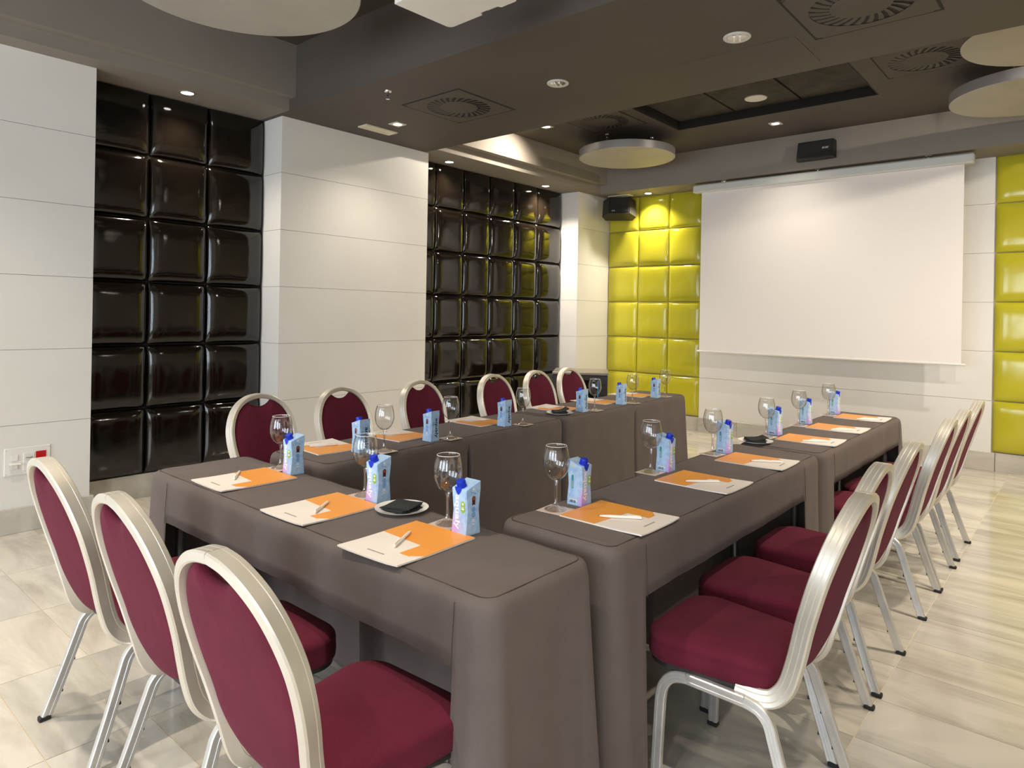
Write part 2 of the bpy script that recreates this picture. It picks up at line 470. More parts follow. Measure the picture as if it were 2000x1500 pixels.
pads(wall_left, 'black_pad', M['black_vinyl'], XREC + .004, 'y', list(zip([4.585] + cols2[1:-1], cols2[1:-1] + [7.175])), rows6, .054, PI / 2)

# back wall
wall_back = struct(link('wall_back', MB().box(-5.75, XR + .2, YB, YB + .25, 0, 3.6).mesh('wall_back', M['joint'], False)))
YX0, YX1, RX0 = X0, -3.735, -.755
for r in range(6):
    z0, z1 = ZROW[r] + .0013, ZROW[r + 1] - .0013
    if r == 0: z0 = .10
    for a, b in ((YX1, RX0),):
        MB().box(a + .0015, b - .0015, YB - .035, YB, z0, z1).build('panel', M['white_panel'], wall_back, False)
pads(wall_back, 'lime_pad', M['lime_vinyl'], YB - .004, 'x', [(-5.10, -4.637), (-4.637, -4.186), (-4.186, YX1)], rows6, .040, 0)
rc = [RX0 + .005 + .46 * i for i in range(8)]
pads(wall_back, 'lime_pad', M['lime_vinyl'], YB - .004, 'x', list(zip(rc[:-1], rc[1:])), rows6, .040, 0)

# right wall and the window wall behind the photographer
wall_right = struct(link('wall_right', MB().box(XR, XR + .2, YF, YB + .2, 0, 3.6).mesh('wall_right', M['plaster'], False)))
wf = MB()
edges = [-5.75] + [e for w in WINDOWS for e in w] + [XR + .2]
for i in range(0, len(edges), 2): wf.box(edges[i], edges[i + 1], YF - .2, YF, 0, 3.6)
for a, b in WINDOWS: wf.box(a, b, YF - .2, YF, 0, .5); wf.box(a, b, YF - .2, YF, 2.65, 3.6)
wall_front = struct(wf.build('wall_front', M['plaster'], None, False))
for i, (a, b) in enumerate(WINDOWS):
    wn = MB(); t = .05
    for (p, q, z0, z1) in ((a, a + t, .5, 2.65), (b - t, b, .5, 2.65), (a + t, b - t, .5, .5 + t), (a + t, b - t, 2.6, 2.65), ((a + b) / 2 - .025, (a + b) / 2 + .025, .55, 2.6)):
        wn.box(p, q, YF - .09, YF - .03, z0, z1, .004)
    struct(wn.build('window_%d' % (i + 1), M['black_metal'], None, False))

# skirting
bl = struct(link('baseboard_left', MB().box(XREC, XREC + .018, 1.6, 2.968, 0, .178).box(XREC, XREC + .018, 4.579, 7.181, 0, .178).mesh('baseboard_left', M['base_marble'], False)))
for a, b in PIERS:
    L_ = b - a; n = max(1, round(L_ / .62))
    a2 = a - (.022 if a > YF else 0); b2 = b + (.022 if b < YB else 0)
    for k in range(n):
        p = a2 + (b2 - a2) * k / n; q = a2 + (b2 - a2) * (k + 1) / n
        MB().box(X0 - .01, X0 + .022, p + .0008, q - .0008, 0, .156, .002).build('marble_piece', M['base_marble'], bl, False)
    if a > YF: MB().box(XREC + .018, X0 - .0105, a - .022, a + .003, 0, .156, .002).build('marble_piece', M['base_marble'], bl, False)
    if b < YB: MB().box(XREC + .018, X0 - .0105, b - .003, b + .022, 0, .156, .002).build('marble_piece', M['base_marble'], bl, False)
bb = struct(link('baseboard_back', MB().box(X0, YX1, YB - .02, YB - .001, 0, .176).mesh('baseboard_back', M['base_marble'], False)))
xs = [YX1 + .62 * .8 * i for i in range(7)]
xs[-1] = RX0 + .03
for p, q in zip(xs[:-1], xs[1:]): MB().box(p + .0008, q - .0008, YB - .055, YB - .034, 0, .178, .002).build('marble_piece', M['base_marble'], bb, False)
for k in range(5): MB().box(RX0 + .032 + .6 * k, RX0 + .63 + .6 * k, YB - .022, YB - .001, 0, .178, .001).build('marble_piece', M['base_marble'], bb, False)

# ceilings
RC = (-3.36, -1.46, 5.30, 6.515)
ce = MB()
ce.box(-5.75, XR + .2, YF - .2, 2.93, ZN, 3.6)
ce.box(-5.75, RC[0], 4.52, YB + .2, ZFAR, 3.6).box(RC[1], XR + .2, 4.52, YB + .2, ZFAR, 3.6)
ce.box(RC[0], RC[1], 4.52, RC[2], ZFAR, 3.6).box(RC[0], RC[1], RC[3], YB + .2, ZFAR, 3.6)
ceiling = struct(ce.build('ceiling', M['ceiling'], None, False))
rb = MB().box(RC[0] - .0005, RC[1] + .0005, RC[2] - .0005, RC[3] + .0005, ZFAR + .11, 3.6)
rb.build('recess_back', M['recess_dark'], ceiling, False)
fr = MB()
for a, b, c, d in ((RC[0], RC[0] + .012, RC[2], RC[3]), (RC[1] - .012, RC[1], RC[2], RC[3]), (RC[0] + .012, RC[1] - .012, RC[2], RC[2] + .012), (RC[0] + .012, RC[1] - .012, RC[3] - .012, RC[3])):
    fr.box(a, b, c, d, ZFAR - .001, ZFAR + .11)
fr.build('recess_frame', M['recess_dark'], ceiling, False)
RXS = [RC[0] + .012, -2.745, -2.11, RC[1] - .012]
for a, b in zip(RXS[:-1], RXS[1:]):
    MB().box(a + .012, b - .012, RC[2] + .02, RC[3] - .02, ZFAR + .085, ZFAR + .105).build('filter_panel', M['recess'], ceiling, False)
beam = struct(link('trim_3', MB().box(-5.75, XR + .1, 2.925, 4.535, ZS, 3.6).mesh('ceiling_beam', M['beam'], False)))
s1 = MB()
for ya, yb_ in ((YF, 2.925), (4.535, YB)):
    s1.box(-5.75, -4.925, ya, yb_, ZS, 3.108); s1.box(-5.75, -4.83, ya, yb_, 3.108, 3.6)
struct(s1.build('trim_1', M['soffit'], None, False))
s2 = MB().box(-4.925, XR + .1, YBS, YB + .1, 3.0, 3.6)
struct(s2.build('trim_2', M['soffit'], None, False))
# access hatch outline in the beam underside
MB().box(-2.02, -1.32, 3.93, 4.40, ZS - .003, ZS + .01, .001).build('access_panel', M['beam'], beam, False)

# ------------------------------------------------------------------ ceiling fixtures
def spot(parent, loc, power, size=125, blend=1.0, col=WARM, aim=None, radius=.035):
    size = size or 125
    d = bpy.data.lights.new('lamp_light', 'SPOT'); d.energy = power; d.color = col
    d.spot_size = math.radians(size); d.spot_blend = blend; d.shadow_soft_size = radius
    o = bpy.data.objects.new('lamp_light', d); COL.objects.link(o); o.parent = parent; o.location = loc
    if aim: o.rotation_euler = aim
    return o
sq_frame = MB()
for a, b, c, d in ((-.055, .055, -.055, -.036), (-.055, .055, .036, .055), (-.055, -.036, -.036, .036), (.036, .055, -.036, .036)):
    sq_frame.box(a, b, c, d, -.006, 0)
sq_frame.lathe([(.052, -.004), (.036, -.004), (.033, 0)], 24)
sq_me = sq_frame.mesh('frame', M['trim_white'], False)
lens_me = MB().lathe([(.036, -.0035), (.001, -.0035)], 24, cap1=True).mesh('lens', M['lamp'], False)
ring_me = MB().lathe([(.062, 0), (.060, -.005), (.045, -.006), (.042, -.001)], 28).mesh('ring', M['trim_dark'])
rlens_me = MB().lathe([(.043, -.004), (.001, -.004)], 28, cap1=True).mesh('lens', M['lamp'], False)
def fixture(kind, x, y, z, label, group, power, **kw):
    t = thing('recessed_spotlight', label, 'ceiling light', (x, y, z), 0, group)
    link('frame' if kind == 'sq' else 'ring', sq_me if kind == 'sq' else ring_me, t)
    link('lens', lens_me if kind == 'sq' else rlens_me, t)
    spot(t, (0, 0, -.02), power, **kw)
    return t
SQ = 'square recessed spotlights'
fixture('sq', -4.53, 3.71, ZS, 'small square spotlight with lit lens in beam before white pier', SQ, K_SPOT * .34)
fixture('sq', -2.474, 6.858, ZFAR, 'small square spotlight with lit lens above the wall speaker', SQ, K_SPOT * .42)
fixture('sq', -4.37, 5.56, ZFAR, 'glaring square spotlight near the first swirl vent beyond the beam', SQ, K_SPOT * .95, aim=(math.radians(-18), math.radians(30), 0), size=150)
SO = 'round soffit spotlights'
fixture('ro', -5.133, 2.212, ZS, 'round lit spotlight in soffit over the nearer black pads', SO, K_SPOT * .55)
fixture('ro', -5.216, 4.979, ZS, 'round lit spotlight in soffit beside the beam over far black pads', SO, K_SPOT * .45)
fixture('ro', -5.214, 6.630, ZS, 'glaring round spotlight in soffit over the far black pads', SO, K_SPOT * 1.6)
fixture('ro', -4.383, 7.70, 3.0, 'round lit spotlight in soffit over the lime pads', SO, K_SPOT * .9)
# unseen lamps of this kind, put in for light; tilted ones brighten the screen
OFF = [('sq', -2.2, .3, ZN, 1.6, None, 104), ('sq', -3.75, .5, ZN, 1.25, None, 100), ('sq', .2, .9, ZN, 1.5, None, 110), ('sq', -.5, -1.4, ZN, 1.0, None, 110), ('sq', -3.2, -1.4, ZN, 1.3, None, 100),
       ('sq', 1.2, 3.7, ZS, 1.55, (26, 40), 120), ('sq', -.05, 3.6, ZS, 1.35, (26, 20), 125), ('sq', .75, 5.6, ZFAR, 1.7, (16, 52), 120), ('sq', .35, 6.9, ZFAR, .8, None, 120), ('ro', -5.15, -.4, ZS, .6, None, 120),
       ('ro', .9, 7.68, 3.0, .7, None, 120), ('sq', 1.9, 1.2, ZN, 1.0, None, 110)]
for i, (k, x, y, z, p, am, sz) in enumerate(OFF):
    fixture(k, x, y, z, 'unseen recessed ceiling spotlight outside the photographed part of the room', 'spotlights outside the photograph', K_SPOT * p, size=sz, aim=None if am is None else (math.radians(am[0]), math.radians(am[1]), 0))

# unlit compact-fluorescent downlights
dl_ring = MB().lathe([(.076, 0), (.076, -.006), (.070, -.010), (.056, -.008), (.050, -.001)], 32).mesh('ring', M['trim_white'])
dl_refl = MB().lathe([(.054, -.004), (.040, -.0025), (.02, -.002), (.001, -.002)], 24).mesh('reflector', M['reflector'])
dt = MB()
for dx in (-.016, .016): dt.tube((dx, -.032, -.010), (dx, .032, -.010), .007, 8)
dt_me = dt.mesh('tube', M['china'])
for x, y, lab in ((-2.84, 3.729, 'unlit round downlight with white ring nearest the swirl vent by the pier'), (-1.575, 3.74, 'unlit round downlight with white ring nearest the overhead access panel')):
    t = thing('downlight', lab, 'ceiling light', (x, y, ZS), .4, 'round white downlights')
    link('ring', dl_ring, t); link('reflector', dl_refl, t); link('tube', dt_me, t)

def emergency(x, y, z, sx, sy, label):
    t = thing('emergency_light', label, 'emergency light', (x, y, z), 0, 'emergency lights')
    f = MB(); b = .022
    for a0, a1, c0, c1 in ((-sx / 2, sx / 2, -sy / 2, -sy / 2 + b), (-sx / 2, sx / 2, sy / 2 - b, sy / 2), (-sx / 2, -sx / 2 + b, -sy / 2 + b, sy / 2 - b), (sx / 2 - b, sx / 2, -sy / 2 + b, sy / 2 - b)):
        f.box(a0, a1, c0, c1, -.012, 0, .002)
    f.build('frame', M['emerg'], t, False)
    MB().box(-sx / 2 + b, sx / 2 - b, -sy / 2 + b, sy / 2 - b, -.006, 0).build('lens', M['emerg'], t, False)
emergency(-4.795, 3.71, ZS, .125, .34, 'cream rectangular emergency light in beam beside white pier')
emergency(-4.77, 7.66, 3.0, .31, .12, 'cream rectangular emergency light in soffit above corner speaker')

# swirl air vents
VR0, VR1 = .145, .245
NB = 26
bl_m = MB()
aw = 2 * PI / NB
def pr(r, a): return (r * math.cos(a), r * math.sin(a))
skew = .20; half = aw * .27
q = []
for r, ofs in ((VR0, 0), ((VR0 + VR1) / 2, skew / 2), (VR1, skew)):
    q.append((pr(r, ofs - half), pr(r, ofs + half)))
vs = []
for (a, b) in q: vs += [(*a, -.0035), (*b, -.0005)]
bl_m.add(vs, [(0, 2, 3, 1), (2, 4, 5, 3)])
blade_me = bl_m.mesh('blade', M['beam'], False)
def vent(x, y, z, label, plate, material):
    t = thing('swirl_vent', label, 'air vent', (x, y, z), 0, 'ceiling swirl vents')
    m = MB(); n = 52; sq = .30
    vs = []; fs = []
    for k in range(n):
        a = 2 * PI * k / n; c, s_ = math.cos(a), math.sin(a); mm = max(abs(c), abs(s_))
        vs += [(VR1 * c, VR1 * s_, -.004), (sq * c / mm, sq * s_ / mm, -.004), (sq * c / mm, sq * s_ / mm, 0)]
    for k in range(n):
        j = (k + 1) % n
        fs += [(k * 3, k * 3 + 1, j * 3 + 1, j * 3), (k * 3 + 1, k * 3 + 2, j * 3 + 2, j * 3 + 1)]
    m.add([(a, b, c) for a, b, c in vs], [tuple(reversed(f)) for f in fs]); m.build('plate', material, t, False)
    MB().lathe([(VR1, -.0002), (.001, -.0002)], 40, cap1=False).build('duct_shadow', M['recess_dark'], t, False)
    MB().lathe([(VR0, -.001), (VR0, -.004), (.001, -.004)], 40).build('hub', material, t, False)
    for k in range(NB): link('blade', blade_me, t, (0, 0, 0), (0, 0, aw * k))
    if plate:
        g = MB()
        for a0, a1, c0, c1 in ((-.315, -.302, -.315, .315), (-.302, .315, -.315, -.302), (-.302, .315, .302, .315), (.302, .315, -.302, .302)):
            g.box(a0, a1, c0, c1, -.0015, .0005)
        g.build('shadow_gap', M['recess_dark'], t, False)
vent(-3.78, 3.70, ZS, 'square swirl air vent in beam between sprinkler and unlit downlight', True, M['beam'])
vent(-.93, 3.745, ZS, 'large swirl air vent in beam at top edge of view', True, M['beam'])
vent(-3.80, 5.77, ZFAR, 'swirl air vent in far ceiling above a hanging grey disc', True, M['ceiling'])
vent(-1.00, 5.83, ZFAR, 'swirl air vent in far ceiling beside the long recess', True, M['ceiling'])

t = thing('ceiling_loudspeaker', 'round white ceiling loudspeaker set in the dark recess', 'speaker', (-2.43, 6.22, ZFAR + .085))
MB().lathe([(.10, 0), (.10, -.006), (.092, -.009)], 32).build('rim', M['trim_white'], t)
MB().lathe([(.092, -.008), (.001, -.006)], 32).build('grille', M['white_plastic'], t)

t = thing('fire_sprinkler', 'small chrome fire sprinkler hanging from the ceiling beam', 'sprinkler', (-3.915, 3.112, ZS))
MB().lathe([(.028, 0), (.026, -.006), (.010, -.010), (.010, -.03)], 16).build('escutcheon', M['chrome'], t)
MB().tube((-.010, 0, -.028), (-.010, 0, -.055), .003, 6).tube((.010, 0, -.028), (.010, 0, -.055), .003, 6).build('frame_arm', M['chrome'], t)
MB().lathe([(.003, -.03), (.004, -.055), (.014, -.056), (.014, -.059), (.001, -.059)], 14).build('deflector', M['chrome'], t)

# hanging discs
def disc(x, y, z, r, label, zc):
    t = thing('ceiling_disc', label, 'acoustic disc', (x, y, z), 0, 'hanging grey discs')
    MB().lathe([(.001, .0), (r - .004, .0)], 96).build('face', M['disc'], t, False)
    MB().lathe([(r - .004, 0), (r, .004), (r, .081), (r - .004, .085), (.001, .085)], 96).build('rim', M['disc_edge'], t)
    for k in range(3):
        a = math.radians((250, 110, 35)[k]); px, py = (r - .25) * math.cos(a), (r - .25) * math.sin(a)
        h = zc - z
        e = MB().tube((px, py, .084), (px, py, h), .0025, 6)
        e.lathe([(.022, h), (.020, h - .012), (.006, h - .018)], 14, (px, py, 0))
        ring = [(px + .014 * math.cos(2 * PI * i / 14), py, h - .04 + .018 * math.sin(2 * PI * i / 14)) for i in range(15)]
        e.sweep(ring, [(.003 * math.cos(2 * PI * i / 6), .003 * math.sin(2 * PI * i / 6)) for i in range(6)], (0, 1, 0))
        e.build('hanger', M['chrome'], t)
disc(-3.94, 6.44, 3.15, .52, 'round grey hanging disc near the lime padded corner', ZFAR)
disc(-.18, 5.22, 3.15, .515, 'round grey hanging disc partly hidden by the ceiling beam', ZFAR)
disc(-.395, 6.51, 3.15, .545, 'round grey hanging disc in front of the right end beam', ZFAR)
disc(-3.318, 1.677, 3.05, .604, 'large grey hanging disc over the short near table', ZN)

# projector
t = thing('projector', 'white ceiling projector above the short near table', 'projector', (-2.565, 2.44, 2.90), math.radians(-2))
pj = MB(); pts = []
def rr(cx, cy, r, a0, a1, n=6): return [(cx + r * math.cos(a0 + (a1 - a0) * i / n), cy + r * math.sin(a0 + (a1 - a0) * i / n)) for i in range(n + 1)]
out = rr(.03, -.03, .03, PI, PI / 2)[:]
out = [(0, -.36)] + rr(.028, -.028, .028, PI, PI / 2) + [(.235, 0), (.245, -.022), (.355, -.022), (.367, 0)] + rr(.452, -.028, .028, PI / 2, 0) + [(.48, -.36)]
vs = [(x, y, 0) for x, y in out] + [(x, y, .012 if False else .11) for x, y in out]
n = len(out)
fs = [tuple(range(n)), tuple(reversed(range(n, 2 * n)))] + [(i, i + n, (i + 1) % n + n, (i + 1) % n) for i in range(n)]
pj.add(vs, fs); pj.build('body', M['white_plastic'], t, True, 30)
MB().box(.27, .34, -.05, -.012, -.004, .004, .002).build('lens_hood', M['screen_case'], t, False)
MB().lathe([(.030, 0), (.030, .02), (.022, .021), (.001, .014)], 20).build('lens', M['dark_glass'], t).location = (.30, -.024, .05)
t.children[-1].rotation_euler = (-PI / 2, 0, 0)
MB().tube((.24, -.18, .11), (.24, -.18, .61), .022, 14).build('ceiling_pole', M['white_plastic'], t)
MB().box(.14, .34, -.28, -.08, .108, .122, .003).build('mount_plate', M['white_plastic'], t, False)

# projection screen
t = thing('projection_screen', 'white roll-down projection screen lowered before the back wall', 'screen', (0, 7.49, 0))
SX0, SX1 = -3.552, -.955
MB().box(-3.645, -.875, -.045, .055, 2.885, 2.975, .012).build('case', M['screen_case'], t, False)
sc = MB(); n = 10
vs = []
for i in range(n + 1):
    zz = 1.03 + (2.90 - 1.03) * i / n
    vs += [(SX0, .004, zz), (SX1, .004, zz), (SX0, .0055, zz), (SX1, .0055, zz)]
fs = []
for i in range(n):
    a = i * 4; b = a + 4
    fs += [(a, a + 1, b + 1, b), (a + 2, b + 2, b + 3, a + 3), (a, b, b + 2, a + 2), (a + 1, a + 3, b + 3, b + 1)]
sc.add(vs, fs); sc.build('fabric', M['screen'], t, False)
MB().tube((SX0 - .025, .005, 1.022), (SX1 + .035, .005, 1.022), .012, 12).build('bottom_bar', M['white_plastic'], t)
MB().box(-3.645, -.875, .0, .03, 2.975, 2.985).build('fixing_rail', M['trim_dark'], t, False)
for x in (-3.27, -2.25, -1.24):
    MB().box(x - .03, x + .03, -.03, .03, 2.974, 3.0, .003).tube((x, -.034, 2.985), (x, -.024, 2.985), .008, 8).build('bracket', M['chrome'], t, False)

# wall speakers
def wedge_speaker(label, loc, rot, w, h, d, fl):
    t = thing('wall_speaker', label, 'speaker', loc); t.rotation_euler = rot
    b = MB()
    pts = [(-w / 2, d / 2), (-w / 2 * .62, d), (w / 2 * .62, d), (w / 2, d / 2), (w / 2 * .8, 0), (-w / 2 * .8, 0)] if fl else [(-w / 2, .01), (-w / 2 + .012, d), (w / 2 - .012, d), (w / 2, .01), (w / 2 - .03, 0), (-w / 2 + .03, 0)]
    # local: front towards -Y
    pts = [(x, -y) for x, y in pts]; n = len(pts)
    vs = [(x, y, -h / 2) for x, y in pts] + [(x * .96, y * .94, h / 2) for x, y in pts]
    b.add(vs, [tuple(range(n)), tuple(reversed(range(n, 2 * n)))] + [(i, i + n, (i + 1) % n + n, (i + 1) % n) for i in range(n)])
    b.build('cabinet', M['black_plastic'], t, False)
    return t
t = wedge_speaker('flat black loudspeaker mounted on the fascia above the projection screen', (-2.235, 7.41, 3.165), (math.radians(-8), 0, math.radians(0)), .385, .185, .09, False)
MB().box(-.155, .165, -.097, -.0905, -.08, .08, .003).build('grille', M['grille'], t, False)
def text_mesh(name, body, size, material, extrude=.0004, align='CENTER', bold=0.0):
    c = bpy.data.curves.new(name, 'FONT'); c.body = body; c.size = size; c.extrude = extrude; c.align_x = align; c.align_y = 'CENTER'
    c.resolution_u = 3; c.offset = bold
    o = bpy.data.objects.new(name, c); COL.objects.link(o)
    bpy.context.view_layer.update()
    me = bpy.data.meshes.new_from_object(o.evaluated_get(bpy.context.evaluated_depsgraph_get()))
    bpy.data.objects.remove(o); me.name = name
    me.materials.clear(); me.materials.append(material)
    return me
bz = text_mesh('logo', 'BOSE', .026, M['china'])
o = link('logo', bz, t, (.105, -.0985, 0), (PI / 2, 0, 0)); 
sh = Matrix.Identity(4); sh[0][1] = .35
bz.transform(sh)
MB().box(-.03, .03, -.01, .012, -.03, .03).build('bracket', M['black_metal'], t, False)
t = wedge_speaker('black wedge loudspeaker hung in the corner by lime pads', (-4.86, 7.78, 2.80), (math.radians(-16), 0, math.radians(32)), .44, .235, .24, True)
MB().box(-.12, .12, -.247, -.238, -.10, .10, .004).build('grille', M['grille'], t, False)
link('logo', bz, t, (-.075, -.2485, -.085), (PI / 2, 0, 0)).scale = (.7, .7, 1)
MB().box(-.03, .03, -.01, .09, -.03, .03).build('bracket', M['black_metal'], t, False)

# equipment rack
t = thing('equipment_rack', 'black equipment rack with glass door in the far corner', 'cabinet', (-4.57, 6.54, 0), math.radians(33))
W2, D2, HR = .31, .29, .775
MB().box(-W2, W2, -D2 + .03, D2, .04, HR - .03, .006).build('body', M['rack_body'], t, False)
MB().box(-W2 - .005, W2 + .005, -D2 - .005, D2 + .005, HR - .03, HR, .006).build('top_panel', M['rack_top'], t, False)
dr = MB()
for a, b, c, d in ((-W2, -W2 + .07, .06, HR - .035), (W2 - .11, W2, .06, HR - .035), (-W2 + .07, W2 - .11, .06, .11), (-W2 + .07, W2 - .11, HR - .085, HR - .035)): dr.box(a, b, -D2, -D2 + .025, c, d, .003)
door = dr.build('door', M['rack_body'], t, False)
MB().box(-W2 + .07, W2 - .11, -D2 + .008, -D2 + .014, .11, HR - .085).build('glass', M['dark_glass'], door, False)
MB().box(W2 - .113, W2 - .100, -D2 - .003, -D2 + .001, .12, HR - .09).build('seal_strip', M['print_blue'], door, False)
MB().box(-W2 + .08, W2 - .12, -D2 + .028, -D2 + .031, .3, .55).build('faceplate', M['grey_metal'], t, False)
for k in range(9): MB().box(W2 - .07, W2 - .03, -D2 - .001, -D2 + .001, .15 + .06 * k, .17 + .06 * k).build('vent_slot', M['recess_dark'], door, False)
for sx in (-1, 1):
    for sy in (-1, 1): MB().lathe([(.022, 0), (.024, .03), (.018, .042)], 12, (sx * (W2 - .05), sy * (D2 - .06), 0), True, True).build('foot', M['rubber'], t)

# wall socket plate
t = thing('socket_plate', 'white wall socket plate with red outlet above the skirting', 'socket', (X0, 1.248, .445), 0)
MB().box(0, .010, -.122, .122, -.086, .086, .003).build('plate', M['white_plastic'], t, False)
for y, lab, mm in ((-.070, 'switch_module', 'white_plastic'), (.006, 'outlet', 'white_plastic')):
    MB().box(.009, .014, y - .030, y + .030, -.062, .050, .002).build(lab, M[mm], t, False)
MB().lathe([(.019, 0), (.019, .004), (.016, .004), (.015, .001), (.001, .001)], 20).build('outlet_ring', M['ink'], t).location = (.0135, .006, .018)
t.children[-1].rotation_euler = (0, PI / 2, 0)
MB().box(.009, .015, .042, .098, -.02, .052, .002).build('red_outlet', M['red_plastic'], t, False)
MB().lathe([(.019, 0), (.019, .003), (.016, .003), (.015, .0005), (.001, .0005)], 20).build('outlet_ring', M['red_plastic'], t).location = (.0152, .070, .014)
t.children[-1].rotation_euler = (0, PI / 2, 0)
for k in range(2): MB().box(.0135, .016, -.088, -.052, -.045 + .05 * k, -.008 + .05 * k, .001).build('rocker', M['white_plastic'], t, False)
for y in (-.112, .112):
    for z in (-.074, .074): MB().tube((.0095, y, z), (.0115, y, z), .004, 8).build('screw', M['screen_case'], t)

# ------------------------------------------------------------------ tables and cloths
def fold(s, d, k): return d * (.006 * math.sin(s * 11 + k) + .005 * math.sin(s * 23 + 2 * k) + .003 * math.sin(s * 47 + k))
def cloth(origin, rotz, L, W, wn, wfar, label, seed, fl0=1.0, fl1=1.0, valance=.178, top=.75):
    t = thing('tablecloth', label, 'tablecloth', (*origin, 0), rotz, 'taupe fitted tablecloths')
    rc = .062; st = []
    def seg(p, q, nrm, side, extra=()):
        ln = math.hypot(q[0] - p[0], q[1] - p[1]); ts = sorted(set([i / max(1, round(ln / .03)) for i in range(round(ln / .03) + 1)] + [e for e in extra if 0 < e < 1]))
        for tt in ts: st.append((p[0] + (q[0] - p[0]) * tt, p[1] + (q[1] - p[1]) * tt, nrm, side))
    def arc(cx, cy, a0, side):
        for i in range(1, 6):
            a = a0 + PI / 2 * i / 6; st.append((cx + rc * math.cos(a), cy + rc * math.sin(a), (math.cos(a), math.sin(a)), side))
    seg((rc, 0), (L - rc, 0), (0, -1), 'chair', ((wn - rc) / (L - 2 * rc), (L - wfar - rc) / (L - 2 * rc)))
    arc(L - rc, rc, -PI / 2, 'c')
    seg((L, rc), (L, W - rc), (1, 0), 'end')
    arc(L - rc, W - rc, 0, 'c')
    mid = [.5 + e / L for e in (-.03, -.018, -.010, -.006, -.003, 0, .003, .006, .010, .018, .03)]
    seg((L - rc, W), (rc, W), (0, 1), 'inner', mid)
    arc(rc, W - rc, PI / 2, 'c')
    seg((0, W - rc), (0, rc), (-1, 0), 'end')
    arc(rc, rc, PI, 'c')
    n = len(st); rows = []
    zb = top - valance
    prof = [(-.054, top), (-.034, top - .0010), (-.018, top - .0040), (-.008, top - .0100), (-.0015, top - .0200), (.001, top - .032)]
    zs = [top - .05, top - .09, top - .135, zb, .5, .42, .34, .26, .18, .10, .05, .014]
    vs = []; S_ = 0; last = None
    for idx, (px, py, nr, side) in enumerate(st):
        if last: S_ += math.hypot(px - last[0], py - last[1])
        last = (px, py)
        for ofs, z in prof: vs.append((px + nr[0] * ofs, py + nr[1] * ofs, z + .0007 * math.sin(S_ * 31 + seed)))
        for z in zs:
            d = (top - z) / top
            o = .002 + .022 * d ** 1.3 + fold(S_, d, seed)
            if side == 'c': o += .020 * d
            if side in ('end', 'c'):
                k_ = (fl0 if px < L / 2 else fl1); o = .002 + (o - .002) * k_
            if side == 'inner':
                u = abs(px - L / 2)
                o -= .085 * math.exp(-(u / .010) ** 2) * min(1, max(0, (d - .06) * 6)) - .010 * math.exp(-((u - .03) / .03) ** 2) * d
            if side == 'chair' and wn < px < L - wfar: o -= .012 * d
            vs.append((px + nr[0] * o, py + nr[1] * o, z))
    R = len(prof) + len(zs); fs = [tuple(i * R for i in range(n))]
    rv = len(prof) + zs.index(zb)
    for i in range(n):
        j = (i + 1) % n
        a, b = st[i], st[j]
        gap = a[3] == 'chair' and b[3] == 'chair' and wn - 1e-4 <= a[0] and b[0] <= L - wfar + 1e-4
        for r in range(R - 1):
            if gap and r >= rv: continue
            fs.append((i * R + r, i * R + r + 1, j * R + r + 1, j * R + r))
    m = MB(); m.add(vs, fs); o = m.build('cover', M['taupe_cloth'], t, True, 60)
    so = o.modifiers.new('thickness', 'SOLIDIFY'); so.thickness = .0016; so.offset = -1
    # stitched seam round the rim of the top
    path = [(px - nr[0] * .026, py - nr[1] * .026, top - .0024) for px, py, nr, sd in st]; path.append(path[0])
    MB().sweep(path, [(.0016 * math.cos(2 * PI * k / 5), .0016 * math.sin(2 * PI * k / 5)) for k in range(5)], (0, 0, 1), False).build('seam', M['seam'], t)
    for u in (wn, L - wfar):
        MB().sweep([(u, -.0035, top - .02), (u, -.008, top - .09), (u, -.012, zb)], [(.0009 * math.cos(2 * PI * k / 5), .0009 * math.sin(2 * PI * k / 5)) for k in range(5)], (1, 0, 0)).build('seam', M['seam'], t)
    return t
def table(origin, rotz, L, W, label):
    t = thing('folding_table', label, 'table', (*origin, 0), rotz, 'meeting tables')
    out = []
    for cx, cy, a0 in ((L - .075, W - .075, 0), (.075, W - .075, PI / 2), (.075, .075, PI), (L - .075, .075, 1.5 * PI)):
        for i in range(7): out.append((cx + .06 * math.cos(a0 + PI / 2 * i / 6), cy + .06 * math.sin(a0 + PI / 2 * i / 6)))
    n = len(out); m = MB()
    m.add([(x, y, .700) for x, y in out] + [(x, y, .724) for x, y in out], [tuple(reversed(range(n))), tuple(range(n, 2 * n))] + [(i, (i + 1) % n, (i + 1) % n + n, i + n) for i in range(n)])
    m.build('tabletop', M['table_top'], t, False)
    for x in (.115, L - .115):
        for y in (.085, W - .07):
            MB().tube((x, y, .012), (x, y, .69), .017, 12).lathe([(.021, 0), (.021, .025)], 12, (x, y, 0), True, True).build('leg', M['grey_metal'], t)
        MB().tube((x, .088, .18), (x, W - .075, .18), .011, 8).build('stretcher', M['grey_metal'], t)
        MB().tube((x, .05, .684), (x, W - .05, .684), .014, 8).build('crossbar', M['black_metal'], t)
    for yy in (.05, W - .05): MB().box(.12, L - .12, yy - .01, yy + .01, .665, .699, .002).build('frame_rail', M['black_metal'], t, False)
RL = math.radians(2.6)
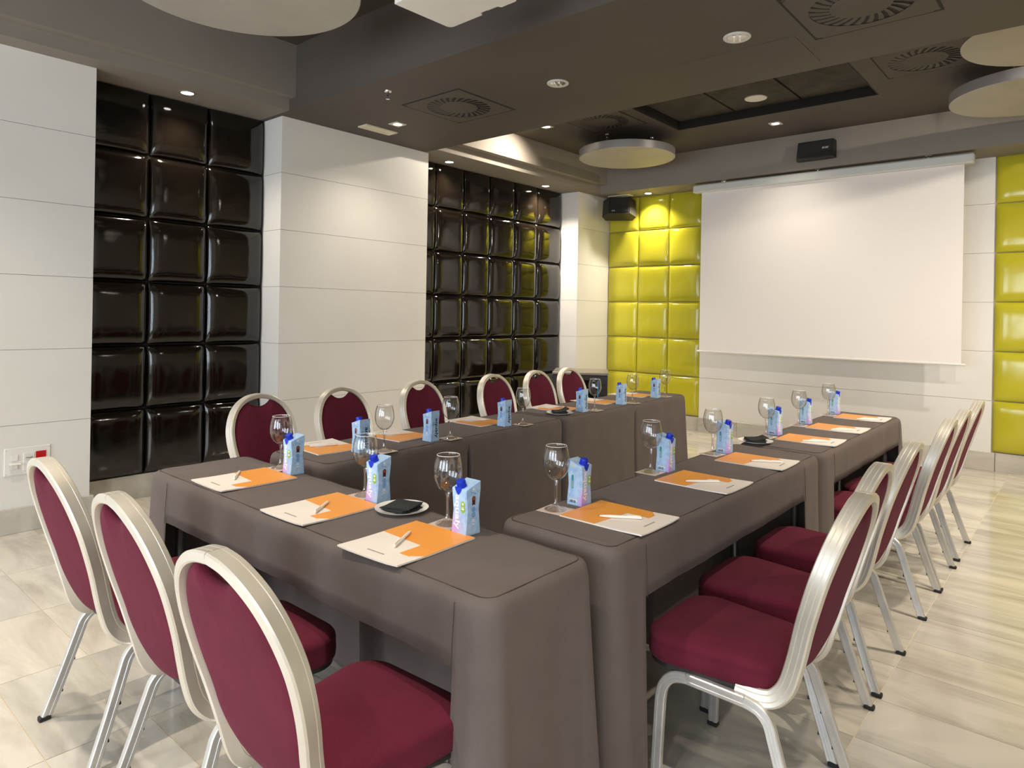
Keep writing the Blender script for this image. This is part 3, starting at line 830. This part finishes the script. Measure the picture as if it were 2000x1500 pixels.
TABLES = [
    ((-2.972, 1.147), 0, 1.928, .437, .20, .11, 'on the short near table', 'the short near table of three places'),
    ((-1.028, 1.655), PI / 2, 1.895, .455, .17, .26, 'on the nearer of the two right-row tables', 'nearer table of the right-hand row'),
    ((-1.020, 3.560), PI / 2, 1.80, .445, .17, .13, 'on the farther of the two right-row tables', 'farther table of the right-hand row'),
    ((-3.065, 3.535), -PI / 2 + RL, 1.86, .465, .12, .20, 'on the nearer of the two left-row tables', 'nearer table of the left-hand row'),
    ((-3.150, 5.425), -PI / 2 + RL, 1.875, .465, .17, .20, 'on the farther of the two left-row tables', 'farther table of the left-hand row'),
]
for i, (og, rz, L, W, wn, wfar, la, lb) in enumerate(TABLES):
    table(og, rz, L, W, 'folding table under a taupe cover, ' + lb)
    cloth(og, rz, L, W, wn, wfar, 'dark taupe fitted cloth ' + la, i * 1.7, *((1, 1.3), (.25, .12), (.12, 1), (.12, .25), (1, .12))[i])

# ------------------------------------------------------------------ banquet chair
def smooth_path(P, n=4):
    P = [Vector(p) for p in P]; out = []
    for i in range(len(P) - 1):
        p0, p1, p2, p3 = P[max(i - 1, 0)], P[i], P[i + 1], P[min(i + 2, len(P) - 1)]
        for k in range(n):
            t_ = k / n
            out.append(.5 * ((2 * p1) + (p2 - p0) * t_ + (2 * p0 - 5 * p1 + 4 * p2 - p3) * t_ ** 2 + (-p0 + 3 * p1 - 3 * p2 + p3) * t_ ** 3))
    out.append(P[-1]); return out
ARCH = [(0, -.078, .930), (.052, -.077, .923), (.100, -.072, .903), (.141, -.062, .870), (.171, -.048, .825), (.190, -.031, .770), (.1955, -.016, .720), (.192, .001, .660), (.181, .018, .600), (.168, .033, .540), (.159, .048, .480), (.158, .064, .425), (.161, .082, .392), (.166, .108, .370), (.170, .148, .363), (.171, .205, .365)]
half_arch = smooth_path(ARCH, 4)
def yb_at(z):
    pts = [(p.z, p.y) for p in half_arch if p.z > .40]
    for (z1, y1), (z0, y0) in zip(pts[:-1], pts[1:]):
        if z0 <= z <= z1: return y0 + (y1 - y0) * (z - z0) / max(1e-6, z1 - z0)
    return pts[0][1] if z > .9 else pts[-1][1]
def frame_prof(a, b):   # a: in-plane half thickness, b: half depth, with two shallow grooves on the outer face
    g = .0016
    return [(-a, -b + .004), (-a + .004, -b), (a - .004, -b), (a, -b + .004), (a, -b * .42), (a - g, -b * .36), (a, -b * .30), (a, b * .30), (a - g, b * .36), (a, b * .42), (a, b - .004), (a - .004, b), (-a + .004, b), (-a, b - .004), (-a, b * .4), (-a + g, b * .34), (-a, b * .28)]
def chair_parts():
    P = {}
    full = [Vector((-p.x, p.y, p.z)) for p in reversed(half_arch)] + half_arch[1:]
    # sweep each half from the top so that the section stays symmetric
    m = MB()
    m.sweep(half_arch, frame_prof(.0125, .0245), (0, 1, 0))
    m.sweep([Vector((-p.x, p.y, p.z)) for p in half_arch], frame_prof(.0125, .0245), (0, 1, 0))
    P['back_frame'] = (m.mesh('back_frame', M['aluminium'], True, 32), None)
    # back pad
    cen = Vector((0, .70)); inner = []
    for p in half_arch:
        if p.z > .555: inner.append((p.x, p.z))
    loop = []
    ins = .0125
    for i, (x, z) in enumerate(inner):
        d = Vector((x, z)) - cen; loop.append(cen + d * ((d.length - ins) / d.length))
    loop = [q for q in loop if q.x > .070]
    top = []
    zt = loop[0].y; xt = loop[0].x
    for i in range(8):
        x = xt * i / 8; top.append(Vector((x, .872 + (zt - .872) * (x / xt) ** 2.2)))
    lowx = loop[-1].x; lowz = loop[-1].y
    bot = []
    for i in range(1, 11):
        a = PI / 2 * i / 10; bot.append(Vector((lowx * math.cos(a), lowz - (lowz - .425) * math.sin(a))))
    halfloop = top + loop + bot
    ring = halfloop + [Vector((-q.x, q.y)) for q in reversed(halfloop[1:-1])]
    n = len(ring); m = MB(); vs = []; fs = []
    fr_ = [0.0, .35, .65, .85, .95, .99, 1.0]
    for side in (1, -1):
        for f in fr_[1:]:
            th = .021 * max(0.0, 1 - f ** 7) ** .5 + .004 if f < 1 else .002
            for q in ring:
                p = cen + (q - cen) * f
                vs.append((p.x, yb_at(p.y) + side * th + (.003 if side > 0 else 0) * (1 - f), p.y))
        vs.append((0, yb_at(cen.y) + side * .026, cen.y))
    per = n * (len(fr_) - 1) + 1
    for k, side in ((0, 1), (1, -1)):
        b0 = k * per; cidx = b0 + per - 1
        def fc(*a): fs.append(a if side > 0 else tuple(reversed(a)))
        for i in range(n):
            j = (i + 1) % n
            fc(cidx, b0 + i, b0 + j)
            for r in range(len(fr_) - 2):
                fc(b0 + r * n + i, b0 + (r + 1) * n + i, b0 + (r + 1) * n + j, b0 + r * n + j)
    l1 = (len(fr_) - 2) * n
    for i in range(n):
        j = (i + 1) % n; fs.append((l1 + i, per + l1 + i, per + l1 + j, l1 + j))
    m.add(vs, fs); P['backrest'] = (m.mesh('backrest', M['burgundy'], True, 70), None)
    # seat
    def outline(w0, w1, y0, y1, rad, nseg=8):
        pts = []
        for cx, cy, a0 in ((w1 - rad, y1 - rad, 0), (-(w1 - rad), y1 - rad, PI / 2), (-(w0 - rad * .8), y0 + rad * .8, PI), (w0 - rad * .8, y0 + rad * .8, 1.5 * PI)):
            r = rad if cy > .3 else rad * .8
            for i in range(nseg + 1):
                a = a0 + PI / 2 * i / nseg; pts.append((cx + r * math.cos(a), cy + r * math.sin(a)))
        return pts
    ol = outline(.174, .203, .100, .500, .090)
    c = (0, .29)
    levels = [(.965, .376), (1.0, .384), (1.005, .400), (1.0, .421), (.994, .427), (1.002, .432), (.992, .444), (.962, .453), (.90, .459), (.75, .464), (.45, .468)]
    vs = []; fs = []; n = len(ol)
    for sc_, z in levels:
        for x, y in ol: vs.append((c[0] + (x - c[0]) * sc_, c[1] + (y - c[1]) * sc_, z))
    for r in range(len(levels) - 1):
        for i in range(n):
            j = (i + 1) % n; fs.append((r * n + i, r * n + j, (r + 1) * n + j, (r + 1) * n + i))
    fs.append(tuple(reversed(range(n)))); vs.append((0, .29, .4682)); k = len(vs) - 1
    for i in range(n): fs.append(((len(levels) - 1) * n + i, (len(levels) - 1) * n + (i + 1) % n, k))
    m = MB(); m.add(vs, fs); P['seat'] = (m.mesh('seat', M['burgundy'], True, 70), None)
    ol2 = outline(.170, .198, .105, .490, .082)
    m = MB(); n = len(ol2)
    vs = [(x, y, z) for z in (.366, .378) for x, y in ol2]
    m.add(vs, [tuple(reversed(range(n))), tuple(range(n, 2 * n))] + [(i, (i + 1) % n, (i + 1) % n + n, i + n) for i in range(n)])
    P['seat_board'] = (m.mesh('seat_board', M['black_plastic'], False), None)
    # leg frames: front leg and rear leg are separate, joined by a rail under the seat
    lp = [(-.010, -.013), (-.007, -.016), (.007, -.016), (.010, -.013), (.010, -.005), (.0088, -.004), (.0088, .004), (.010, .005), (.010, .013), (.007, .016), (-.007, .016), (-.010, .013), (-.010, .005), (-.0088, .004), (-.0088, -.004), (-.010, -.005)]
    legs = []; rails = []; feet = []; bumps = []
    for s_ in (-1, 1):
        f = smooth_path([(s_ * .208, .432, .010), (s_ * .202, .428, .16), (s_ * .197, .424, .275), (s_ * .194, .412, .318), (s_ * .191, .385, .345), (s_ * .190, .345, .353)], 4)
        r = smooth_path([(s_ * .215, -.002, .010), (s_ * .206, .047, .15), (s_ * .198, .088, .275), (s_ * .195, .104, .318), (s_ * .192, .132, .343), (s_ * .190, .172, .351)], 4)
        legs.append(MB().sweep(f, lp, (0, 1, 0)).mesh('leg', M['steel_leg'], True, 40))
        legs.append(MB().sweep(r, lp, (0, 1, 0)).mesh('leg', M['steel_leg'], True, 40))
        rails.append(MB().sweep([(s_ * .190, .345, .353), (s_ * .190, .25, .352), (s_ * .190, .172, .351)], lp, (0, 0, 1)).mesh('seat_rail', M['steel_leg'], True, 40))
        for (x, y) in ((s_ * .208, .432), (s_ * .2155, -.006)):
            feet.append(MB().box(x - .0125, x + .0125, y - .018, y + .018, 0, .016, .003).mesh('foot', M['rubber'], False))
        for z, y in ((.085, .038), (.185, .072)):
            x = s_ * (.215 - .05 * z)
            bumps.append(MB().tube((x, y, z), (x, y + .008, z), .006, 8).mesh('bumper', M['rubber'], False))
        m = MB()
    m.tube((-.19, .34, .353), (.19, .34, .353), .009, 8); m.tube((-.19, .17, .351), (.19, .17, .351), .009, 8)
    P['crossbar'] = (m.mesh('crossbar', M['steel_leg']), None)
    return P, legs, feet, bumps, rails
CP, CLEGS, CFEET, CBUMP, CRAILS = chair_parts()
def make_chair(loc, rz, label, group):
    t = thing('banquet_chair', label, 'chair', loc, rz, group)
    for k in ('back_frame', 'backrest', 'seat', 'seat_board', 'crossbar'): link(k, CP[k][0], t)
    for r_ in CRAILS: link('seat_rail', r_, t)
    for i, l in enumerate(CLEGS):
        lo = link('leg', l, t); link('foot', CFEET[i], lo)
        if i % 2:
            for b in CBUMP[(i // 2) * 2:(i // 2) * 2 + 2]: link('bumper', b, lo)
    return t
FN = ['left', 'middle', 'right-hand']
ON = ['nearest', 'second nearest', 'third nearest', 'third farthest', 'second farthest', 'farthest']
def place_name(row, i):
    if row == 'F': return 'the %s place of the near table' % FN[i]
    return 'the %s place of the %s row' % (ON[i], 'left' if row == 'L' else 'right')
def seat_name(row, i):
    if row == 'F': return '%s burgundy oval-back banquet chair behind the short near table' % FN[i]
    return '%s burgundy oval-back banquet chair along the %s row of tables' % (ON[i], 'left' if row == 'L' else 'right')
CH = [('F', 0, -2.50, .735, 0), ('F', 1, -1.90, .735, 0), ('F', 2, -1.322, .718, math.radians(3.0))]
for i, y in enumerate((2.06, 2.53, 3.07, 3.95, 4.415, 5.005)): CH.append(('R', i, -.562 if i == 0 else -.620, y, PI / 2))
for i, y in enumerate((1.985, 2.535, 3.20, 3.975, 4.53, 5.005)): CH.append(('L', i, -3.535 - .006 * i, y, -PI / 2 + RL))
first = None
for row, i, x, y, rz in CH:
    j = rz + random.uniform(-.012, .012)
    if first is None: first = make_chair((x, y, 0), j, seat_name(row, i), 'burgundy banquet chairs')
    else: dup(first, (x, y, 0), j, seat_name(row, i))

# ------------------------------------------------------------------ place settings
ZT = .7512
def ang(row): return {'F': 0, 'R': PI / 2, 'L': -PI / 2 + RL}[row]
GL = dict(F=[(-2.603, 1.535), (-2.004, 1.520), (-1.547, 1.495)],
          R=[(-1.397, 1.862), (-1.442, 2.595), (-1.416, 3.155), (-1.408, 3.843), (-1.412, 4.404), (-1.416, 5.037)],
          L=[(-2.580, 2.065), (-2.603, 2.526), (-2.630, 3.162), (-2.675, 4.003), (-2.697, 4.554), (-2.735, 5.139)])
CA = dict(F=[(-2.488, 1.525), (-1.917, 1.512), (-1.450, 1.480)],
          R=[(-1.385, 1.985), (-1.416, 2.679), (-1.395, 3.246), (-1.401, 3.961), (-1.409, 4.530), (-1.408, 5.160)],
          L=[(-2.650, 1.980), (-2.630, 2.412), (-2.677, 3.045), (-2.705, 3.890), (-2.727, 4.440), (-2.757, 5.020)])
FO = dict(F=[(-2.522, 1.334, 0), (-1.972, 1.318, .02), (-1.504, 1.296, .05)],
          R=[(-1.190, 1.939, 0), (-1.200, 2.595, -.02), (-1.194, 3.150, .02), (-1.190, 3.916, .02), (-1.197, 4.460, 0), (-1.203, 5.060, .02)],
          L=[(-2.855, 1.925, -.12), (-2.865, 2.375, .02), (-2.895, 3.030, -.02), (-2.925, 3.860, .02), (-2.945, 4.420, .03), (-2.985, 5.020, .02)])
PN = dict(F=[(-2.585, 1.335, -.62), (-1.968, 1.318, -.92), (-1.523, 1.294, -1.05)],
          R=[(-1.176, 1.921, .60), (-1.195, 2.570, .72), (-1.148, 3.143, .53), (-1.150, 3.858, .60), (-1.153, 4.386, .70), (-1.155, 4.966, .68)],
          L=[(-2.86, 1.915, 1.2), (-2.87, 2.37, 1.1), (-2.90, 3.03, 1.0), (-2.93, 3.86, 1.1), (-2.95, 4.42, 1.0), (-2.99, 5.02, 1.1)])

# folder: cream card with an orange step-shaped field
FW, FH, FT = .248, .308, .0045
def folder_parts():
    m = MB(); nx, ny = 6, 8; vs = []; fs = []
    def lift(u, v): return .004 * (max(0, u - .7) / .3) ** 2 * (max(0, .35 - v) / .35) + .003 * (max(0, .3 - u) / .3) ** 2 * max(0, .3 - v) / .3
    for k, z in ((0, 0), (1, FT)):
        for j in range(ny + 1):
            for i in range(nx + 1):
                u, v = i / nx, j / ny; vs.append(((u - .5) * FW, (v - .5) * FH, z + lift(u, v)))
    per = (nx + 1) * (ny + 1)
    for j in range(ny):
        for i in range(nx):
            a = j * (nx + 1) + i; b = a + nx + 1
            fs.append((a, b, b + 1, a + 1)); fs.append((per + a, per + a + 1, per + b + 1, per + b))
    edge = [i for i in range(nx + 1)] + [(j + 1) * (nx + 1) - 1 for j in range(1, ny + 1)] + [ny * (nx + 1) + i for i in range(nx - 1, -1, -1)] + [j * (nx + 1) for j in range(ny - 1, 0, -1)]
    for a, b in zip(edge, edge[1:] + edge[:1]): fs.append((a, b, per + b, per + a))
    m.add(vs, fs); sheet = m.mesh('card', M['paper'], False)
    m = MB(); P_ = [(0, .555), (.715, .505), (.708, .238), (1, .228), (1, 1), (0, 1)]
    z0, z1 = FT + .0001, FT + .0005
    q = [((u - .5) * FW, (v - .5) * FH) for u, v in P_]
    n = len(q)
    fs = [(0, 1, 5), (1, 4, 5), (1, 2, 4), (2, 3, 4)]
    m.add([(x, y, z1) for x, y in q] + [(x, y, z0) for x, y in q], fs + [(i + n, (i + 1) % n + n, (i + 1) % n, i) for i in range(n)])
    field = m.mesh('orange_field', M['orange'], False)
    m = MB(); x = .34; r = random.Random(3)
    while x < .62:
        w = r.uniform(.012, .02); m.box((x - .5) * FW, (x + w - .5) * FW, (.118 - .5) * FH, (.118 + .018 - .5) * FH, FT + .0001, FT + .0003); x += w + .008
    m2 = m.mesh('printed_line', M['ink'], False)
    return sheet, field, m2
fsheet, ffield, fline = folder_parts()
# pen
pen_b = MB().lathe([(.0005, -.070), (.0022, -.066), (.0042, -.052), (.0050, -.035), (.0050, .058), (.0046, .068), (.003, .070)], 12, cap1=True)
pen_me = pen_b.mesh('barrel', M['pen']); clip_me = MB().box(-.0015, .0015, .0050, .0068, .022, .066, .0005).mesh('clip', M['pen'], False)
tip_me = MB().lathe([(.0004, -.072), (.0010, -.0695), (.0023, -.0655)], 8).mesh('tip', M['chrome'])
# coaster
coaster_me = MB().box(-.048, .048, -.048, .048, 0, .0018, .0004).mesh('coaster', M['coaster'], False)
# glass
def glass_parts():
    bowl_o = [(.006, .100), (.018, .105), (.031, .116), (.0405, .132), (.0455, .150), (.0465, .164), (.0450, .184), (.0415, .201), (.0365, .2190)]
    bowl = bowl_o + [(.0355, .2197), (.0347, .2187)] + [(r - .0013, z + .0006) for r, z in reversed(bowl_o[1:-1])] + [(.001, .1055)]
    b = MB().lathe(bowl, 32).mesh('bowl', M['glass'], True, 60)
    stem = [(.038, .0), (.038, .0018), (.033, .0038), (.018, .0085), (.0095, .016), (.0065, .026), (.0054, .045), (.0052, .070), (.0060, .088), (.0085, .0985), (.006, .102)]
    s = MB().lathe(stem[1:-1], 24).mesh('stem', M['glass_solid'], True, 60)
    f = MB().lathe([(.001, .0002), (.0378, .0002), (.038, .0018)], 32).mesh('foot', M['glass'], True, 60)
    rim = MB().lathe([(.0366, .2187), (.0367, .2194), (.0358, .2201), (.0348, .2194), (.0350, .2187)], 32).mesh('rim', M['rim_glint'], True, 60)
    return b, s, f, rim
_tr = mat('glass_rim_glint', (.88, .82, .72), .08); M['rim_glint'] = _tr  # opaque cream paints the bright glint along the clear rim
gb, gs, gf, grim = glass_parts()
# carton (four printed faces: front -Y, right +X, back +Y, left -X)
CW, CHH = .0620, .1480
def carton_body():
    h = CW / 2; m = MB()
    def ring(z, hw, ch):
        return [(-hw + ch, -hw, z), (hw - ch, -hw, z), (hw, -hw + ch, z), (hw, hw - ch, z), (hw - ch, hw, z), (-hw + ch, hw, z), (-hw, hw - ch, z), (-hw, -hw + ch, z)]
    R = [ring(0, h * .985, .0006), ring(.003, h, .0008), ring(.040, h * .992, .004), ring(.074, h * .982, .007), ring(.108, h * .992, .004), ring(CHH - .012, h, .0012)]
    # sloping top: low at the front, high at the back
    top = [(x * .985, y * .985, CHH - .010 + (y + h) / (2 * h) * .020) for x, y, z in ring(0, h, .0012)]
    R.append(top)
    vs = [p for r in R for p in r]; n = 8; fs = [tuple(reversed(range(n)))]
    for i in range(len(R) - 1):
        for k in range(n): fs.append((i * n + k, i * n + (k + 1) % n, (i + 1) * n + (k + 1) % n, (i + 1) * n + k))
    fs.append(tuple((len(R) - 1) * n + k for k in range(n)))
    m.add(vs, fs)
    return m.mesh('body', M['carton'], False)
def on_face(me, face, u, z, spin=0.0, ofs=.0004, lean=0.0):
    """put a flat mesh (drawn in XY, facing +Z) on one face at horizontal offset u and height z"""
    h = CW / 2 * .985 + ofs
    rz = {'A': 0, 'B': PI / 2, 'C': PI, 'D': -PI / 2}[face]
    me.transform(Matrix.Rotation(rz, 4, 'Z') @ Matrix.Translation((u, -h, z)) @ Matrix.Rotation(PI / 2, 4, 'X') @ Matrix.Rotation(spin, 4, 'Z'))
    return me
def big(me, k):
    me.transform(Matrix.Diagonal((k, k, 1, 1))); return me
def rrect(w, h, r, n=5):
    pts = []
    for cx, cy, a0 in ((w / 2 - r, h / 2 - r, 0), (-w / 2 + r, h / 2 - r, PI / 2), (-w / 2 + r, -h / 2 + r, PI), (w / 2 - r, -h / 2 + r, 1.5 * PI)):
        for i in range(n + 1):
            a = a0 + PI / 2 * i / n; pts.append((cx + r * math.cos(a), cy + r * math.sin(a), 0))
    return pts
def circ(r, n=18, c=(0, 0)): return [(c[0] + r * math.cos(2 * PI * k / n), c[1] + r * math.sin(2 * PI * k / n), 0) for k in range(n)]
def up(pts, z): return [(x, y, z) for x, y, _ in pts]
CARTON = []
CARTON.append(('body', carton_body()))
cp = MB().lathe([(.0150, -.006), (.0152, 0), (.0152, .0022), (.0136, .0030), (.0136, .0170), (.0128, .0190), (.001, .0192)], 26)
for k in range(26):
    a = 2 * PI * k / 26; cp.box(.0134, .0142, -.0006, .0006, .0038, .0168, 0, Matrix.Rotation(a, 4, 'Z'))
cpm = cp.mesh('cap', M['cap'], True, 40); cpm.transform(Matrix.Translation((-.003, -CW / 2 + .0140, CHH - .0035)) @ Matrix.Rotation(math.radians(16), 4, 'X'))
CARTON.append(('cap', cpm))
tg = MB(); tg.poly([(-.0150, .0125, 0), (-.0135, .004, 0), (-.0075, -.006, 0), (0, -.0115, 0), (.0075, -.006, 0), (.0135, .004, 0), (.0150, .0125, 0)])
CARTON.append(('cap_collar', on_face(tg.mesh('cap_collar', M['cap'], False), 'A', -.003, CHH - .0165, 0, .0012)))
def letter(face, u, mm):
    me = text_mesh('lettering', 'aqualy', 1.0, M[mm], .008, bold=.022)
    xs_ = [v.co.x for v in me.vertices]; ys_ = [v.co.y for v in me.vertices]
    kx = .104 / (max(xs_) - min(xs_)); ky = .027 / (max(ys_) - min(ys_)); mx_ = (max(xs_) + min(xs_)) / 2; my_ = (max(ys_) + min(ys_)) / 2
    for v in me.vertices: v.co = ((v.co.x - mx_) * kx, (v.co.y - my_) * ky, v.co.z * .03)
    return ('lettering', on_face(me, face, u, .068, -PI / 2, .0003))
CARTON.append(letter('A', -.0085, 'print_white'))
CARTON.append(letter('C', .0085, 'print_navy'))
bg = MB(); bg.poly(rrect(.0125, .026, .006)); bg.mark(1).poly(up(rrect(.007, .0012, .0005), .0002)).poly([(x, y - .004, .0002) for x, y, _ in rrect(.008, .0035, .001)]).poly([(x, y + .007, .0002) for x, y, _ in circ(.0028)])
CARTON.append(('green_badge', on_face(big(bg.mesh('green_badge', [M['print_green'], M['print_white']], False), 1.35), 'A', .0165, .086)))
md = MB(); md.poly([(-.005, -.002, 0), (-.0045, -.015, 0), (0, -.0125, 0), (.0045, -.015, 0), (.005, -.002, 0)]); md.poly(up(circ(.0055), .0001)); md.mark(1).poly(up(circ(.0036), .0003))
CARTON.append(('award_rosette', on_face(big(md.mesh('award_rosette', [M['print_brown'], M['print_red']], False), 1.4), 'B', .001, .109)))
def ringmark():
    m = MB(); n = 18
    a = circ(.0050, n); b = circ(.0036, n); m.add(a + b, [(k, (k + 1) % n, n + (k + 1) % n, n + k) for k in range(n)])
    m.poly([(-.001, .002, 0), (-.001, -.002, 0), (.001, -.002, 0), (.001, .002, 0)]); return m.mesh('recycling_mark', M['print_blue'], False)
CARTON.append(('recycling_mark', on_face(big(ringmark(), 1.45), 'B', .001, .0765)))
CARTON.append(('recycling_mark', on_face(big(ringmark(), 1.45), 'B', .001, .0605)))
tl = MB()
for k, (w, y) in enumerate(((.012, 0), (.010, -.0028), (.012, -.0056), (.009, -.0125), (.010, -.0150))): tl.poly([(x, yy + y, 0) for x, yy, _ in rrect(w, .0016, .0004, 1)])
CARTON.append(('small_print', on_face(tl.mesh('small_print', M['print_white'], False), 'B', .001, .046)))
tm = MB(); tm.poly(circ(.0048)); tm.mark(1).poly(up(circ(.0036), .0002)); 
CARTON.append(('round_stamp', on_face(tm.mesh('round_stamp', [M['print_grey'], M['print_white']], False), 'B', 0, CHH - .010)))
bc = MB(); bc.poly(rrect(.034, .015, .001, 1)); bc.mark(1); x = -.014; r = random.Random(5)
while x < .014:
    w = r.choice((.0006, .0012, .0018)); bc.poly([(x, -.005, .0002), (x + w, -.005, .0002), (x + w, .0045, .0002), (x, .0045, .0002)]); x += w + r.choice((.0006, .0012))
CARTON.append(('barcode', on_face(bc.mesh('barcode', [M['china'], M['print_navy']], False), 'D', -.005, .014)))
ts = MB(); ts.poly(rrect(.0085, .048, .003)); ts.mark(1).poly([(x, y - .008, .0002) for x, y, _ in rrect(.0048, .026, .0022)])
CARTON.append(('teal_strip', on_face(ts.mesh('teal_strip', [M['print_teal'], M['print_grey']], False), 'D', -.008, .082)))
sm = MB(); sm.poly(circ(.0055))
CARTON.append(('yellow_dot', on_face(sm.mesh('yellow_dot', M['print_yellow'], False), 'D', -.006, CHH - .012)))
fl = MB(); fl.poly([(-.012, .0006, 0), (.014, -.0075, 0), (.014, -.0085, 0), (-.012, -.0006, 0)])
CARTON.append(('flap_fold', on_face(fl.mesh('flap_fold', M['print_blue'], False), 'B', 0, CHH - .018, 0, .0008)))
ct = MB()
for k in range(6): ct.poly([(x, y - .0035 * k, 0) for x, y, _ in rrect((.022, .018, .02, .016, .021, .012)[k], .0011, .0003, 1)])
CARTON.append(('small_print', on_face(ct.mesh('small_print', M['print_blue'], False), 'C', -.012, .100)))

def multi(name, label, cat, loc, rz, group, parts):
    t = thing(name, label, cat, loc, rz, group)
    for k, me in parts: link(k, me, t)
    return t
for row in 'FRL':
    for i in range(len(GL[row])):
        pl = place_name(row, i); a = ang(row)
        gx, gy = GL[row][i]
        tag(link('coaster', coaster_me, None, (gx, gy, ZT), (0, 0, a + random.uniform(-.1, .1))), 'square pale paper coaster under the glass at ' + pl, 'coaster', 'paper coasters')
        multi('wine_glass', 'clear stemmed wine glass at ' + pl, 'glass', (gx, gy, ZT + .0019), 0, 'stemmed wine glasses', [('bowl', gb), ('stem', gs), ('foot', gf), ('rim', grim)])
        cx, cy = CA[row][i]
        multi('water_carton', 'light blue water carton with blue cap at ' + pl, 'carton', (cx, cy, ZT), a + random.uniform(-.06, .06), 'water cartons', CARTON)
        fx, fy, fa = FO[row][i]
        multi('paper_folder', 'orange and cream paper folder at ' + pl, 'folder', (fx, fy, ZT), a + fa, 'orange and cream folders', [('card', fsheet), ('orange_field', ffield), ('printed_line', fline)])
        px, py, pa = PN[row][i]
        t = thing('pen', 'slim white pen on the folder at ' + pl, 'pen', (px, py, ZT + FT + .0058), 0, 'white pens')
        t.rotation_euler = (PI / 2, 0, pa + PI / 2)
        for k, me in (('barrel', pen_me), ('clip', clip_me), ('tip', tip_me)): link(k, me, t)

# plates with black napkins
pl_prof = [(.001, .004), (.056, .004), (.064, .0075), (.0885, .0125), (.0905, .0135), (.0895, .0115), (.064, .005), (.052, .0), (.001, .0)]
plate_me = MB().lathe(list(reversed(pl_prof)), 44).mesh('plate', M['china'], True, 50)
PLT = [((-1.765, 1.492), 'on the short near table', 5, .35, .0), ((-2.735, 3.675), 'on the left row of tables', 5, .9, .07), ((-1.385, 3.625), 'on the right row of tables', 5, .7, .04)]
for (x, y), wh, n, a0, tilt in PLT:
    tag(link('side_plate', plate_me, None, (x, y, ZT)), 'round white side plate of black napkins ' + wh, 'plate', 'white side plates')
    for k in range(n):
        m = MB(); w = .049; nn = 4; vs = []; fs = []
        last = k == n - 1
        for lay in (0, 1):
            for j in range(nn + 1):
                for i in range(nn + 1):
                    u, v = i / nn * 2 - 1, j / nn * 2 - 1
                    z = lay * .0026 + (tilt * .16 * (max(0, u + .4) ** 2) if last else 0) + .0008 * math.sin(3 * u + k) * v
                    vs.append((u * w, v * w, z))
        per = (nn + 1) ** 2
        for j in range(nn):
            for i in range(nn):
                q = j * (nn + 1) + i; fs += [(q, q + nn + 1, q + nn + 2, q + 1), (per + q, per + q + 1, per + q + nn + 2, per + q + nn + 1)]
        edge = [i for i in range(nn + 1)] + [(j + 1) * (nn + 1) - 1 for j in range(1, nn + 1)] + [nn * (nn + 1) + i for i in range(nn - 1, -1, -1)] + [j * (nn + 1) for j in range(nn - 1, 0, -1)]
        for p, q in zip(edge, edge[1:] + edge[:1]): fs.append((p, q, per + q, per + p))
        m.add(vs, fs)
        o = m.build('paper_napkin', M['napkin'], None, False)
        o.location = (x + .004 * math.sin(k * 2.1), y + .004 * math.cos(k * 1.7), ZT + .0052 + .0036 * k); o.rotation_euler = (0, 0, a0 - .09 * (n - 1 - k))
        if last: tag(o, 'topmost black paper napkin of the stack ' + wh, 'napkin', 'black paper napkins')
        else: tag(o, 'black paper napkin beneath the topmost one of the stack ' + wh, 'napkin', 'black paper napkins ' + wh)
